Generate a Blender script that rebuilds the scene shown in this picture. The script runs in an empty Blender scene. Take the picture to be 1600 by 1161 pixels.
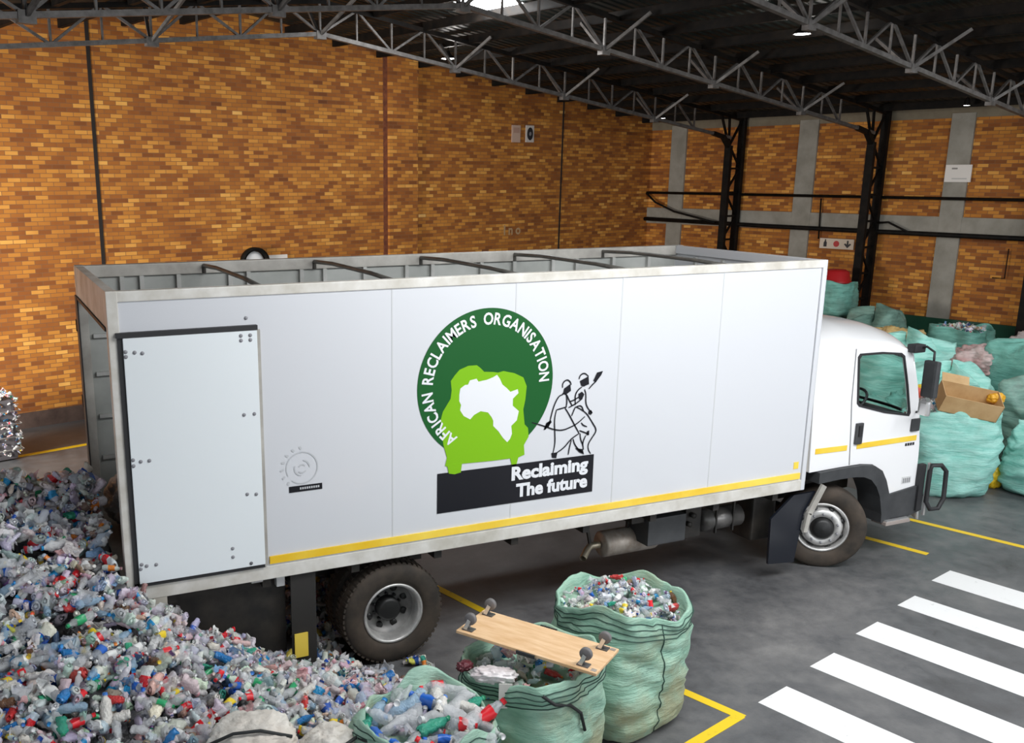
import bpy, bmesh, math, random
import numpy as np
from mathutils import Vector, Matrix, noise
S = bpy.context.scene
COL = S.collection
PI = math.pi
rnd = random.Random(7)

# ---------------------------------------------------------------- camera, world, light, exposure
CAM = np.array([-0.924552, -7.911557, 4.662750]); CR = np.array([0.915351, -0.402657, 0.000911]); CU = np.array([0.096514, 0.221598, 0.970350]); CF = np.array([0.390920, 0.888123, -0.241702])
FPX, PPX, PPY = 1510.509, 634.625, 649.793
cam = bpy.data.cameras.new('camera'); camo = bpy.data.objects.new('camera', cam); COL.objects.link(camo)
M = Matrix.Identity(4)
for i in range(3):
    M[i][0] = CR[i]; M[i][1] = CU[i]; M[i][2] = -CF[i]; M[i][3] = CAM[i]
camo.matrix_world = M
cam.sensor_fit = 'HORIZONTAL'; cam.sensor_width = 36.0
cam.lens = FPX * 36.0 / 1600.0
cam.shift_x = (800 - PPX) / 1600.0
cam.shift_y = (PPY - 580.5) / 1600.0
cam.clip_start = 0.1; cam.clip_end = 300
S.camera = camo

W = bpy.data.worlds.new('world'); S.world = W; W.use_nodes = True
bg = W.node_tree.nodes['Background']
bg.inputs[0].default_value = (0.86, 0.93, 1.0, 1); bg.inputs[1].default_value = 0.85

def area(name, loc, target, sx, sy, power, color=(1, 1, 1)):
    l = bpy.data.lights.new(name, 'AREA'); l.shape = 'RECTANGLE'; l.size = sx; l.size_y = sy
    l.energy = power; l.color = color
    o = bpy.data.objects.new(name, l); COL.objects.link(o); o.location = loc
    o.rotation_euler = (Vector(target) - Vector(loc)).to_track_quat('-Z', 'Y').to_euler()
    return o
# daylight falling in through the open side of the shed, behind and left of the camera
area('daylight_opening_left', (-6.5, 5.2, 2.7), (3.6, 13.0, 2.3), 3.5, 1.8, 760, (1.0, 0.96, 0.9)).data.spread = math.radians(120)
area('daylight_opening_front', (10.0, -15.5, 3.9), (7.5, 2.0, 1.6), 11.0, 3.0, 400, (0.97, 0.98, 1.0))
area('roof_lights', (7.0, -4.6, 6.6), (8.2, -1.0, 0.0), 11.0, 1.8, 760, (0.97, 0.99, 1.0))
area('roof_lights_far', (15.5, 1.5, 6.0), (14.5, 3.5, 0.0), 5.0, 1.6, 170, (0.97, 0.99, 1.0))

vs = S.view_settings
vs.view_transform = 'Standard'; vs.look = 'None'; vs.gamma = 1.0; vs.use_curve_mapping = False
vs.exposure = 0.05

# ---------------------------------------------------------------- helpers
def P2(p):
    d = np.array(p, float) - CAM; z = d @ CF
    return PPX + FPX * (d @ CR) / z, PPY - FPX * (d @ CU) / z, z

def mat(name, color, rough=0.5, metal=0.0, spec=0.5, emit=None, estr=1.0, coat=0.0):
    m = bpy.data.materials.new(name); m.use_nodes = True
    b = m.node_tree.nodes['Principled BSDF']
    b.inputs['Base Color'].default_value = (*color, 1); b.inputs['Roughness'].default_value = rough
    b.inputs['Metallic'].default_value = metal; b.inputs['Specular IOR Level'].default_value = spec
    b.inputs['Coat Weight'].default_value = coat
    if emit:
        b.inputs['Emission Color'].default_value = (*emit, 1); b.inputs['Emission Strength'].default_value = estr
    return m

class N:
    """tiny node-tree helper"""
    def __init__(s, m):
        s.m = m; s.t = m.node_tree; s.b = s.t.nodes.get('Principled BSDF')
    def new(s, typ, **kw):
        n = s.t.nodes.new(typ)
        for k, v in kw.items(): setattr(n, k, v)
        return n
    def link(s, a, b): s.t.links.new(a, b)
    def math(s, op, a, b=None, clamp=False):
        n = s.new('ShaderNodeMath', operation=op, use_clamp=clamp)
        for i, v in enumerate((a, b)):
            if v is None: continue
            if isinstance(v, (int, float)): n.inputs[i].default_value = v
            else: s.link(v, n.inputs[i])
        return n.outputs[0]
    def coord(s, scale=(1, 1, 1)):
        tc = s.new('ShaderNodeTexCoord'); mp = s.new('ShaderNodeMapping')
        mp.inputs['Scale'].default_value = scale
        s.link(tc.outputs['Object'], mp.inputs[0]); return mp.outputs[0]
    def noise(s, vec, scale, detail=4, rough=0.5):
        n = s.new('ShaderNodeTexNoise'); n.inputs['Scale'].default_value = scale
        n.inputs['Detail'].default_value = detail; n.inputs['Roughness'].default_value = rough
        s.link(vec, n.inputs['Vector']); return n.outputs['Fac']
    def ramp(s, fac, stops, const=False):
        n = s.new('ShaderNodeValToRGB'); r = n.color_ramp
        if const: r.interpolation = 'CONSTANT'
        while len(r.elements) < len(stops): r.elements.new(0.5)
        for e, (p, c) in zip(r.elements, stops): e.position = p; e.color = (*c, 1)
        s.link(fac, n.inputs[0]); return n.outputs[0]
    def mix(s, fac, a, b, blend='MIX'):
        n = s.new('ShaderNodeMix', data_type='RGBA', blend_type=blend)
        for i, v in ((0, fac), (6, a), (7, b)):
            if isinstance(v, (int, float)): n.inputs[i].default_value = v
            elif isinstance(v, tuple): n.inputs[i].default_value = (*v, 1)
            else: s.link(v, n.inputs[i])
        return n.outputs[2]
    def bump(s, h, strength=0.3, dist=0.02):
        n = s.new('ShaderNodeBump'); n.inputs['Strength'].default_value = strength
        n.inputs['Distance'].default_value = dist
        s.link(h, n.inputs['Height']); s.link(n.outputs[0], s.b.inputs['Normal'])

def noisy(name, c1, c2, scale=3, rough=0.5, metal=0.0, spec=0.5, lo=.35, hi=.65, bump=0, stretch=(1, 1, 1), coat=0.0):
    m = mat(name, c1, rough, metal, spec, coat=coat); n = N(m); v = n.coord(stretch)
    f = n.noise(v, scale, 5, .6)
    n.link(n.ramp(f, [(lo, c1), (hi, c2)]), n.b.inputs['Base Color'])
    if bump: n.bump(f, bump)
    return m

class MB:
    """collects shapes and links them as ONE mesh object"""
    def __init__(s): s.v = []; s.f = []; s.m = []; s.sm = []
    def add(s, vs, fs, mi=0, smooth=False):
        o = len(s.v); s.v += [tuple(v) for v in vs]
        s.f += [tuple(i + o for i in f) for f in fs]; s.m += [mi] * len(fs); s.sm += [smooth] * len(fs)
    def box(s, a, b, mi=0, bev=0.0):
        x0, y0, z0 = a; x1, y1, z1 = b
        if x0 > x1: x0, x1 = x1, x0
        if y0 > y1: y0, y1 = y1, y0
        if z0 > z1: z0, z1 = z1, z0
        if bev > 0:
            bm = bmesh.new(); bmesh.ops.create_cube(bm, size=1)
            for v in bm.verts: v.co = Vector((x0 + (v.co.x + .5) * (x1 - x0), y0 + (v.co.y + .5) * (y1 - y0), z0 + (v.co.z + .5) * (z1 - z0)))
            bmesh.ops.bevel(bm, geom=list(bm.edges), offset=bev, segments=2, profile=.7, affect='EDGES')
            bm.verts.index_update()
            s.add([v.co for v in bm.verts], [[v.index for v in f.verts] for f in bm.faces], mi); bm.free(); return s
        s.add([(x0, y0, z0), (x1, y0, z0), (x1, y1, z0), (x0, y1, z0), (x0, y0, z1), (x1, y0, z1), (x1, y1, z1), (x0, y1, z1)],
              [(0, 3, 2, 1), (4, 5, 6, 7), (0, 1, 5, 4), (1, 2, 6, 5), (2, 3, 7, 6), (3, 0, 4, 7)], mi)
        return s
    def bar(s, a, b, w, h=None, mi=0, up=(0, 0, 1)):
        a = Vector(a); b = Vector(b); h = h or w; d = (b - a).normalized(); u = Vector(up)
        if abs(d.dot(u)) > .98: u = Vector((1, 0, 0))
        r = d.cross(u).normalized(); u = r.cross(d)
        vs = []
        for p in (a, b):
            for i, j in ((-1, -1), (1, -1), (1, 1), (-1, 1)): vs.append(p + r * i * w / 2 + u * j * h / 2)
        s.add(vs, [(0, 1, 2, 3), (7, 6, 5, 4), (0, 4, 5, 1), (1, 5, 6, 2), (2, 6, 7, 3), (3, 7, 4, 0)], mi); return s
    def tube(s, pts, r, n=10, mi=0, closed=False, caps=True):
        pts = [Vector(p) for p in pts]; rs = r if isinstance(r, (list, tuple)) else [r] * len(pts)
        vs = []; m = len(pts); ref = None
        for i, p in enumerate(pts):
            if closed: d = pts[(i + 1) % m] - pts[i - 1]
            else: d = pts[min(i + 1, m - 1)] - pts[max(i - 1, 0)]
            d.normalize()
            if ref is None:
                ref = Vector((0, 0, 1)) if abs(d.z) < .9 else Vector((1, 0, 0))
            x = (ref - d * ref.dot(d)).normalized(); ref = x; y = d.cross(x)
            for k in range(n):
                a = 2 * PI * k / n; vs.append(p + (x * math.cos(a) + y * math.sin(a)) * rs[i])
        fs = []
        for i in range(m if closed else m - 1):
            j = (i + 1) % m
            for k in range(n): fs.append((i * n + k, i * n + (k + 1) % n, j * n + (k + 1) % n, j * n + k))
        if caps and not closed:
            fs.append(tuple(range(n))[::-1]); fs.append(tuple((m - 1) * n + k for k in range(n)))
        s.add(vs, fs, mi, True); return s
    def cyl(s, a, b, r, n=24, mi=0): return s.tube([a, b], r, n, mi)
    def lathe(s, prof, origin, axis, n=32, mi=0, closed=False):
        """prof: list of (radius, height) about axis through origin"""
        o = Vector(origin); ax = Vector(axis).normalized(); t = Vector((0, 0, 1)) if abs(ax.z) < .9 else Vector((1, 0, 0))
        x = ax.cross(t).normalized(); y = ax.cross(x); vs = []
        for r, h in prof:
            for k in range(n):
                a = 2 * PI * k / n; vs.append(o + ax * h + (x * math.cos(a) + y * math.sin(a)) * r)
        fs = []; m = len(prof)
        for i in range(m if closed else m - 1):
            j = (i + 1) % m
            for k in range(n): fs.append((i * n + k, i * n + (k + 1) % n, j * n + (k + 1) % n, j * n + k))
        s.add(vs, fs, mi, True); return s
    def prism(s, poly, y0, y1, mi=0):
        """poly of (x,z) extruded along y; concave allowed"""
        n = len(poly); vs = [(x, y0, z) for x, z in poly] + [(x, y1, z) for x, z in poly]
        fs = [(i, (i + 1) % n, n + (i + 1) % n, n + i) for i in range(n)]
        from mathutils.geometry import tessellate_polygon
        tr = tessellate_polygon([[Vector((x, z, 0)) for x, z in poly]])
        fs += [tuple(t) for t in tr] + [tuple(i + n for i in t[::-1]) for t in tr]
        s.add(vs, fs, mi); return s
    def build(s, name, mats, parent=None, loc=None, rotz=None):
        me = bpy.data.meshes.new(name); me.from_pydata(s.v, [], s.f)
        for m in (mats if isinstance(mats, (list, tuple)) else [mats]): me.materials.append(m)
        me.polygons.foreach_set('material_index', s.m); me.polygons.foreach_set('use_smooth', s.sm); me.update()
        bm = bmesh.new(); bm.from_mesh(me); bmesh.ops.recalc_face_normals(bm, faces=bm.faces); bm.to_mesh(me); bm.free()
        o = bpy.data.objects.new(name, me); COL.objects.link(o)
        if parent: o.parent = parent
        if loc is not None: o.location = loc
        if rotz is not None: o.rotation_euler = (0, 0, rotz)
        return o

def tag(o, label=None, cat=None, group=None, kind=None):
    if label: o['label'] = label
    if cat: o['category'] = cat
    if group: o['group'] = group
    if kind: o['kind'] = kind
    return o
def empty(name, loc=(0, 0, 0), rz=0.0):
    o = bpy.data.objects.new(name, None); COL.objects.link(o); o.location = loc; o.rotation_euler = (0, 0, rz)
    o.empty_display_size = .2; return o
def copy_tree(o, parent=None):
    c = o.copy(); COL.objects.link(c)
    if parent: c.parent = parent
    for ch in o.children: copy_tree(ch, c)
    return c

# building frame: origin at the far right corner of the shed, u along the long back wall, v along the right wall
A15 = math.radians(15); K = Vector((17.41, 15.98, 0))
UU = Vector((math.cos(A15), math.sin(A15), 0)); VV = Vector((-math.sin(A15), math.cos(A15), 0))
def B(u, v, z): return K + UU * u + VV * v + Vector((0, 0, z))
def bobj(mb, name, mats, parent=None):
    return mb.build(name, mats, parent, None if parent else K, None if parent else A15)

# ---------------------------------------------------------------- materials
def brick_mat(name, dark=1.0):
    m = mat(name, (.4, .2, .05), .75, spec=.25); n = N(m)
    tc = n.new('ShaderNodeTexCoord'); sp = n.new('ShaderNodeSeparateXYZ'); n.link(tc.outputs['Object'], sp.inputs[0])
    h = n.math('ADD', sp.outputs[0], sp.outputs[1])
    z = n.math('DIVIDE', sp.outputs[2], .078); row = n.math('FLOOR', z)
    sh = n.math('MULTIPLY', n.math('MODULO', row, 2.0), .5)
    x = n.math('ADD', n.math('DIVIDE', h, .235), sh); colm = n.math('FLOOR', x)
    cv = n.new('ShaderNodeCombineXYZ'); n.link(colm, cv.inputs[0]); n.link(row, cv.inputs[1])
    wn = n.new('ShaderNodeTexWhiteNoise', noise_dimensions='2D'); n.link(cv.outputs[0], wn.inputs['Vector'])
    big = n.noise(tc.outputs['Object'], .9, 3, .6)
    cmp_ = n.new('ShaderNodeCombineXYZ'); n.link(n.math('MULTIPLY', colm, .34), cmp_.inputs[0]); n.link(n.math('MULTIPLY', row, .42), cmp_.inputs[1])
    mid = n.noise(cmp_.outputs[0], 1.0, 2, .6)
    fac = n.math('ADD', n.math('ADD', n.math('MULTIPLY', wn.outputs['Value'], .46), n.math('MULTIPLY', mid, .6)), n.math('MULTIPLY', big, .34))
    fac = n.math('SUBTRACT', fac, .2)
    col = n.ramp(fac, [(.10, (.14, .045, .016)), (.34, (.27, .088, .020)), (.52, (.41, .150, .026)), (.68, (.56, .235, .040)), (.82, (.76, .39, .09)), (.95, (.88, .60, .25))])
    fz = n.math('FRACT', z); fx = n.math('FRACT', x)
    mz = n.math('LESS_THAN', fz, .13); mx = n.math('LESS_THAN', fx, .045); mort = n.math('MAXIMUM', mz, mx)
    col = n.mix(mort, col, (.21, .10, .045))
    n.link(col, n.b.inputs['Base Color'])
    n.bump(n.math('SUBTRACT', 1.0, mort), .4, .01)
    return m
M_brick = brick_mat('brick')
M_conc = noisy('concrete', (.23, .215, .18), (.31, .29, .25), 2.5, .85)
M_dado = noisy('green_paint', (.006, .05, .028), (.012, .07, .04), 3, .45)
M_blackpaint = noisy('black_painted_steel', (.004, .004, .004), (.012, .009, .007), 6, .6, spec=.12)
M_steel = noisy('grey_galvanised_steel', (.085, .08, .075), (.16, .15, .145), 8, .5, .3, spec=.3)
M_joint = mat('dark_joint', (.015, .01, .008), .9)

def floor_mat():
    m = mat('asphalt_floor', (.05, .05, .055), .55, spec=.5); n = N(m); v = n.coord()
    a = n.noise(v, .45, 6, .62); b = n.noise(v, 3.5, 6, .7); c = n.noise(v, 60, 3, .6)
    f = n.math('ADD', n.math('MULTIPLY', a, .6), n.math('MULTIPLY', b, .4))
    col = n.ramp(f, [(.36, (.040, .040, .044)), (.47, (.095, .098, .105)), (.58, (.165, .164, .166)), (.7, (.25, .245, .24))])
    col = n.mix(n.math('MULTIPLY', c, .35), col, (.11, .105, .1))
    n.link(col, n.b.inputs['Base Color'])
    n.link(n.math('ADD', n.math('MULTIPLY', b, .5), .22), n.b.inputs['Roughness'])
    n.bump(n.math('ADD', c, n.math('MULTIPLY', b, 1.5)), .25, .01)
    return m
M_floor = floor_mat()
def paint(name, c, worn):
    m = mat(name, c, .5); n = N(m); v = n.coord(); f = n.noise(v, 9, 8, .75)
    n.link(n.ramp(f, [(.30, worn), (.40, c)]), n.b.inputs['Base Color']); return m
M_yellow = paint('yellow_floor_paint', (.86, .58, .01), (.35, .25, .03))
M_zebra = paint('white_floor_paint', (.83, .83, .83), (.55, .55, .55))
def roof_mat():
    m = mat('corrugated_roof', (.05, .06, .055), .5, .2); n = N(m)
    tc = n.new('ShaderNodeTexCoord'); sp = n.new('ShaderNodeSeparateXYZ'); n.link(tc.outputs['Object'], sp.inputs[0])
    w = n.math('SINE', n.math('MULTIPLY', sp.outputs[1], 2 * PI / .19))
    n.bump(w, .9, .03)
    f = n.noise(tc.outputs['Object'], .8, 4)
    n.link(n.ramp(f, [(.3, (.008, .010, .009)), (.7, (.017, .021, .019))]), n.b.inputs['Base Color']); return m
M_roof = roof_mat()

# ---------------------------------------------------------------- the shed
mb = MB(); mb.add([(-60, -60, 0), (60, -60, 0), (60, 60, 0), (-60, 60, 0)], [(0, 1, 2, 3)]); floor = mb.build('floor', M_floor); tag(floor, kind='structure')
RU, RZ0, SL = -13.6, 6.27, .1155
def rz(u): return RZ0 - SL * u if u > RU else RZ0 - SL * RU + SL * (u - RU)
def panel(name, mb, m, lab=None): o = bobj(mb, name, m); tag(o, kind='structure'); return o
# back wall (gable), with projecting brick pier
pts = [(-27.2, 0), (.25, 0), (.25, rz(0)), (RU, rz(RU)), (-27.2, rz(-27.2))]
panel('wall_back', MB().prism(pts, 0, .25), M_brick)
mb = MB(); mb.box((-9.75, -.10, 0), (-8.91, 0, rz(-8.91))); panel('trim_1', mb, M_brick)
mb = MB()
for u, w in ((-16.67, .07), (-8.88, .03), (-3.83, .05)): mb.box((u - w / 2, -.012, .35), (u + w / 2, .004, rz(u) - .05))
panel('trim_2', mb, M_joint)
mb = MB(); mb.box((-9.86, -.02, .3), (-9.75, .004, rz(-9.8) - .05)); panel('trim_13', mb, noisy('reddish_brick_edge', (.10, .025, .010), (.19, .055, .018), 9, .8))
mb = MB(); mb.box((-27.2, -.035, 0), (0, 0, .3)); panel('baseboard_back', mb, noisy('skirting', (.06, .035, .028), (.11, .07, .055), 3, .8))
# right wall
VEND = -26.0
mb = MB(); mb.box((0, VEND, 0), (.25, .25, rz(0))); panel('wall_right', mb, M_brick)
mb = MB(); mb.box((-.05, VEND, 3.30), (0, 0, 3.74)); panel('trim_3', mb, M_conc)
k = 4
for v in (-.97, -4.87, -8.53, -12.4):
    mb = MB(); mb.box((-.06, v - .25, 0), (0, v + .25, rz(0) - .25)); panel('trim_%d' % k, mb, M_conc); k += 1
mb = MB(); mb.box((-.03, VEND, 5.92), (0, 0, 6.25)); panel('trim_%d' % k, mb, noisy('plaster_band', (.16, .13, .09), (.2, .17, .12), 3, .9)); k += 1
mb = MB(); mb.box((-.07, VEND, 0), (0, 0, 1.42)); panel('baseboard_right', mb, M_dado)
# roof
pr_ = [(.4, rz(0) - .04), (RU, rz(RU)), (-27.6, rz(-27.2) - .04), (-27.6, rz(-27.2) + .02), (RU, rz(RU) + .06), (.4, rz(0) + .02)]
panel('ceiling', MB().prism(pr_, -24, .3), M_roof)

# floor paint: part of the floor
def fl(name, a, b, w, m, z=.003):
    a = Vector((*a, 0)); b = Vector((*b, 0)); d = (b - a).normalized(); s = Vector((-d.y, d.x, 0)) * w / 2
    mb = MB(); q = [a - s, b - s, b + s, a + s]
    mb.add([(p.x, p.y, .0005) for p in q] + [(p.x, p.y, z) for p in q], [(0, 3, 2, 1), (4, 5, 6, 7), (0, 1, 5, 4), (1, 2, 6, 5), (2, 3, 7, 6), (3, 0, 4, 7)])
    return mb.build(name, m, floor)
zd = Vector((.245, -.97, 0)).normalized(); zs = Vector((-.95, -.31, 0))
for (ax, ay), (bx, by) in [((9.54, -.53), (9.08, -.69)), ((8.51, -.87), (8.13, -1.02)), ((7.56, -1.17), (7.14, -1.35)), ((6.58, -1.51), (6.16, -1.67)), ((5.65, -1.82), (5.21, -1.98))]:
    a = Vector(((ax + bx) / 2, (ay + by) / 2, 0)); w = math.hypot(ax - bx, ay - by)
    b = a + zd * 3.2; fl('zebra_stripe', a.xy, b.xy, w, M_zebra)
fl('yellow_line', (10.64, .98), (11.9, -2.7), .10, M_yellow)
fl('yellow_line', (9.1, 1.9), (9.76, -.07), .10, M_yellow)
fl('yellow_line', B(-27, -2.0, 0).xy, B(-3, -1.55, 0).xy, .13, M_yellow)
fl('yellow_line', (4.55, -1.05), (4.90, -2.10), .10, M_yellow, .003)
fl('yellow_line', (4.90, -2.06), (3.2, -2.52), .10, M_yellow, .004)
fl('yellow_line', (3.4, 2.3), (3.95, .2), .10, M_yellow)

# ---------------------------------------------------------------- roof trusses, columns, purlins, pipes
def bz(u): return 7.10 - .1145 * abs(u - RU)           # bottom chord height
def truss(v, label):
    t = empty('roof_truss', K, A15); tag(t, label, 'roof truss')
    cw = .085
    for side in (1, -1):
        e = RU + side * 12.9
        MB().bar((RU, v, bz(RU)), (e, v, bz(e)), cw, .07).build('bottom_chord', M_steel, t)
        MB().bar((RU, v, rz(RU) - .20), (RU + side * 13.4, v, rz(RU + side * 13.4) - .20), cw, .08).build('top_chord', M_blackpaint, t)
    step = 1.61
    for i in range(-7, 8):
        u = RU + i * step
        dt = lambda uu: rz(uu) - .22
        MB().bar((u, v, bz(u)), (u, v, dt(u)), .035).build('web_member', M_steel, t)
        for s in (-1, 1):
            if abs(i) == 7 and s * i > 0: continue
            MB().bar((u, v, bz(u)), (u + s * step * .47, v, dt(u + s * step * .47)), .04).build('web_member', M_steel, t)
        um = u + step / 2
        if i < 7:
            MB().bar((um, v, bz(um)), (um, v, dt(um)), .03).build('web_member', M_steel, t)
        if i % 2 == 0:
            mb = MB(); mb.box((u - .10, v - .055, bz(u) - .09), (u + .10, v + .055, bz(u) + .05)); mb.build('node_plate', M_steel, t)
            # fly brace running up to the next purlin, out of the plane of the truss
            MB().bar((u, v - .04, bz(u)), (u + .25, v - .75, rz(u + .25) - .18), .05, .05).build('fly_brace', M_steel, t)
            MB().bar((u, v + .04, bz(u)), (u + .25, v + .75, rz(u + .25) - .18), .05, .05).build('fly_brace', M_steel, t)
    return t
TV = (-3.05, -6.85, -10.55, -14.3)
truss(TV[0], 'long lattice roof truss nearest to the brick back wall')
truss(TV[1], 'brightly lit lattice roof truss, middle of three, over the truck')
truss(TV[2], 'lattice roof truss nearest the viewer, cut by the top right edge')

def lattice_column(v, label):
    t = empty('lattice_column', K, A15); tag(t, label, 'steel column', 'black lattice columns along the right wall')
    for u in (-.16, -.74):
        top = 6.15 if u == -.16 else 5.42
        MB().box((u - .055, v - .09, 0), (u + .055, v + .09, top)).build('post', M_blackpaint, t)
    z = .5; i = 0
    while z < 5.2:
        MB().bar((-.16, v, z), (-.74, v, z), .05).build('lacing_bar', M_blackpaint, t)
        a, b = (-.16, -.74) if i % 2 else (-.74, -.16)
        MB().bar((a, v, z), (b, v, z + .62), .045).build('lacing_bar', M_blackpaint, t)
        z += .62; i += 1
    MB().bar((-.74, v, 5.38), (-1.05, v, 5.66), .12, .1).bar((-1.05, v, 5.64), (-1.5, v, 5.72), .1).build('knee_brace', M_blackpaint, t)
    for a, b in (((-.74, 5.4), (-.2, 6.1)), ((-.16, 5.35), (-.16, 6.3)), ((-.74, 5.4), (-.8, 6.15)), ((-.74, 5.4), (-1.2, 6.25))):
        MB().bar((a[0], v, a[1]), (b[0], v, b[1]), .05).build('knee_bar', M_blackpaint, t)
    MB().box((-.85, v - .16, 0), (-.05, v + .16, .03)).build('base_plate', M_blackpaint, t)
    return t
lattice_column(TV[0], 'black lattice column rising behind the front end of the truck box')
lattice_column(TV[1], 'black lattice column between the red dot sign and the white notice')
lattice_column(TV[2], 'black lattice column cut off by the right edge of the photo')

pur = None
for i in range(-11, 12):
    u = RU + i * 1.19
    if i == 0: continue
    z = rz(u) - .13
    mb = MB(); mb.box((-.03, -23.5, -.075), (.03, -.02, .075)).box((-.03, -23.5, -.085), (.06, -.02, -.07))
    if pur is None:
        pur = bobj(mb, 'roof_purlin', M_blackpaint); o = pur
        tag(o, 'dark steel purlin running under the corrugated roof', 'purlin', 'roof purlins')
    else:
        o = pur.copy(); COL.objects.link(o)
    o.location = K + UU * u + Vector((0, 0, z))

def pipe(name, pts, r, label, cat, m=None):
    mb = MB(); mb.tube([B(*p) for p in pts], r, 8); o = mb.build(name, m or M_blackpaint); tag(o, label, cat); return o
pipe('wall_pipe', [(-.13, -.02, 4.17), (-.13, VEND, 4.12)], .035, 'thin dark pipe running along the right wall above the concrete beam', 'pipe')
pipe('wall_pipe', [(-.16, -.02, 3.42), (-.16, -4, 3.36), (-.16, VEND, 3.26)], .055, 'thick black pipe along the concrete beam of the right wall', 'pipe')
pipe('hanging_cable', [(-.14, -.02, 4.15), (-.2, -.4, 3.9), (-.25, -1.1, 3.66), (-.3, -1.9, 3.52), (-.3, -2.5, 3.40)], .03, 'black cable sagging from the corner down to the black pipe', 'cable')
pipe('hanging_cable', [(-.2, -6.95, 3.56), (-.2, -7.2, 3.58), (-.2, -7.5, 3.45), (-.18, -7.7, 3.36)], .025, 'short black cable looping over the pipe right of the second column', 'cable')
pipe('conduit', [(-.10, -5.40, 4.1), (-.10, -5.44, 3.1)], .02, 'thin vertical conduit dropping to the red dot sign', 'conduit')
pipe('conduit', [(-.10, -9.85, 3.1), (-.10, -9.85, 2.45), (-.10, -9.6, 2.45)], .012, 'thin wire line on brick near the right edge of the photo', 'conduit')

M_red = mat('sign_red', (.45, .03, .03), .5); M_black = mat('sign_black', (.015, .015, .02), .5)
M_cream = mat('sign_cream', (.62, .52, .42), .6); M_whiteb = mat('sign_white', (.72, .68, .64), .6)
# sign with three pictograms
t = empty('fire_point_sign', B(-.12, -5.94, 3.0), A15); tag(t, 'cream sign with bottle, red dot and down arrow pictograms', 'sign')
MB().box((-.015, -.44, -.125), (.015, .44, .125)).build('board', M_cream, t)
def disc_pts(r, n=20): return [(r * math.cos(2 * PI * i / n), r * math.sin(2 * PI * i / n)) for i in range(n)]
def plate(name, poly, x0, x1, m, par):       # polygon of (y,z) extruded along x
    mb = MB(); mb.prism(poly, x0, x1); mb.v = [(y, x, z) for x, y, z in mb.v]; return mb.build(name, m, par)
plate('bottle_pictogram', [(.33, -.08), (.25, -.08), (.25, .02), (.275, .06), (.275, .10), (.305, .10), (.305, .06), (.33, .02)], -.022, -.014, M_black, t)
plate('red_dot', disc_pts(.075), -.022, -.014, M_red, t)
plate('arrow_pictogram', [(-.29, -.09), (-.20, .0), (-.23, .025), (-.27, -.01), (-.27, .09), (-.31, .09), (-.31, -.01), (-.35, .025), (-.38, 0)], -.022, -.014, M_black, t)
# white notice
t = empty('notice_board', B(-.085, -8.58, 4.71), A15); tag(t, 'white rectangular notice on the pale pilaster of the right wall', 'notice')
MB().box((-.015, -.28, -.19), (.015, .28, .19)).build('board', M_whiteb, t)
plate('grey_text_line', [(.14, .09), (.02, .09), (.02, .125), (.14, .125)], -.02, -.014, mat('grey_print', (.25, .23, .22), .7), t)
plate('grey_text_block', [(.12, -.13), (-.2, -.13), (-.2, -.10), (.12, -.10)], -.02, -.014, mat('pale_print', (.5, .49, .47), .7), t)
# two small signs on the back wall
t = empty('wall_sign', B(-5.6, -.02, 5.69), A15); tag(t, 'small pinkish rectangular sign high on the brick back wall', 'sign')
MB().box((-.15, -.012, -.21), (.15, .012, .21)).build('board', mat('pink_board', (.52, .36, .28), .6), t)
MB().box((-.11, -.018, .02), (.11, -.010, .15)).build('print', mat('pink_print', (.42, .26, .2), .6), t)
t = empty('wall_sign', B(-5.1, -.02, 5.70), A15); tag(t, 'small white sign with a dark oval, right of the pinkish sign', 'sign')
MB().box((-.15, -.012, -.21), (.15, .012, .21), bev=.01).build('board', mat('pale_board', (.55, .5, .46), .6), t)
mb = MB(); mb.prism([(x * .105, z * .16) for x, z in disc_pts(1)], -.02, -.011); mb.build('dark_oval', M_black, t)
mb = MB(); mb.prism([(x * .04, z * .05) for x, z in disc_pts(1)], -.024, -.019); mb.build('grey_centre', mat('grey_centre', (.2, .19, .2), .6), t)
# fittings on back wall just above the truck rim
t = empty('wall_fan', B(-13.38, -.02, 2.83), A15); tag(t, 'round dark ringed fitting on the back wall above the truck rim', 'fitting')
MB().lathe([(.34, 0), (.34, .12), (.27, .12), (.27, 0)], (0, 0, 0), (0, -1, 0), 28, closed=True).build('ring', M_blackpaint, t)
MB().lathe([(.001, .0), (.001, .08), (.2, .06), (.26, 0)], (0, 0, 0), (0, -1, 0), 28).build('dome', mat('white_dome', (.75, .75, .75), .4), t)
mb = MB(); mb.box((-13.05, -.05, 2.86), (-12.55, -.0, 2.98)); o = bobj(mb, 'wall_strip', M_whiteb); tag(o, 'white strip on the back wall beside the dark ringed fitting', 'strip')
# faint painted letters left on the brickwork
def text_geo(s, size, bold=0.0):
    c = bpy.data.curves.new('t', 'FONT'); c.body = s; c.size = size; c.offset = bold; c.resolution_u = 3
    c.align_x = 'LEFT'
    o = bpy.data.objects.new('t', c); COL.objects.link(o)
    dg = bpy.context.evaluated_depsgraph_get(); me = bpy.data.meshes.new_from_object(o.evaluated_get(dg))
    vs = [tuple(v.co) for v in me.vertices]; fs = [tuple(p.vertices) for p in me.polygons]
    bpy.data.objects.remove(o); bpy.data.curves.remove(c); bpy.data.meshes.remove(me)
    return vs, fs
vs_, fs_ = text_geo('I n o', .34, .01)
mb = MB(); mb.add([(x - 5.95, -.006, y + 3.16) for x, y, z in vs_], fs_)
o = bobj(mb, 'painted_lettering', mat('faint_white_paint', (.42, .27, .14), .8)); o['kind'] = 'structure'; o.name = 'trim_12'

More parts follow.
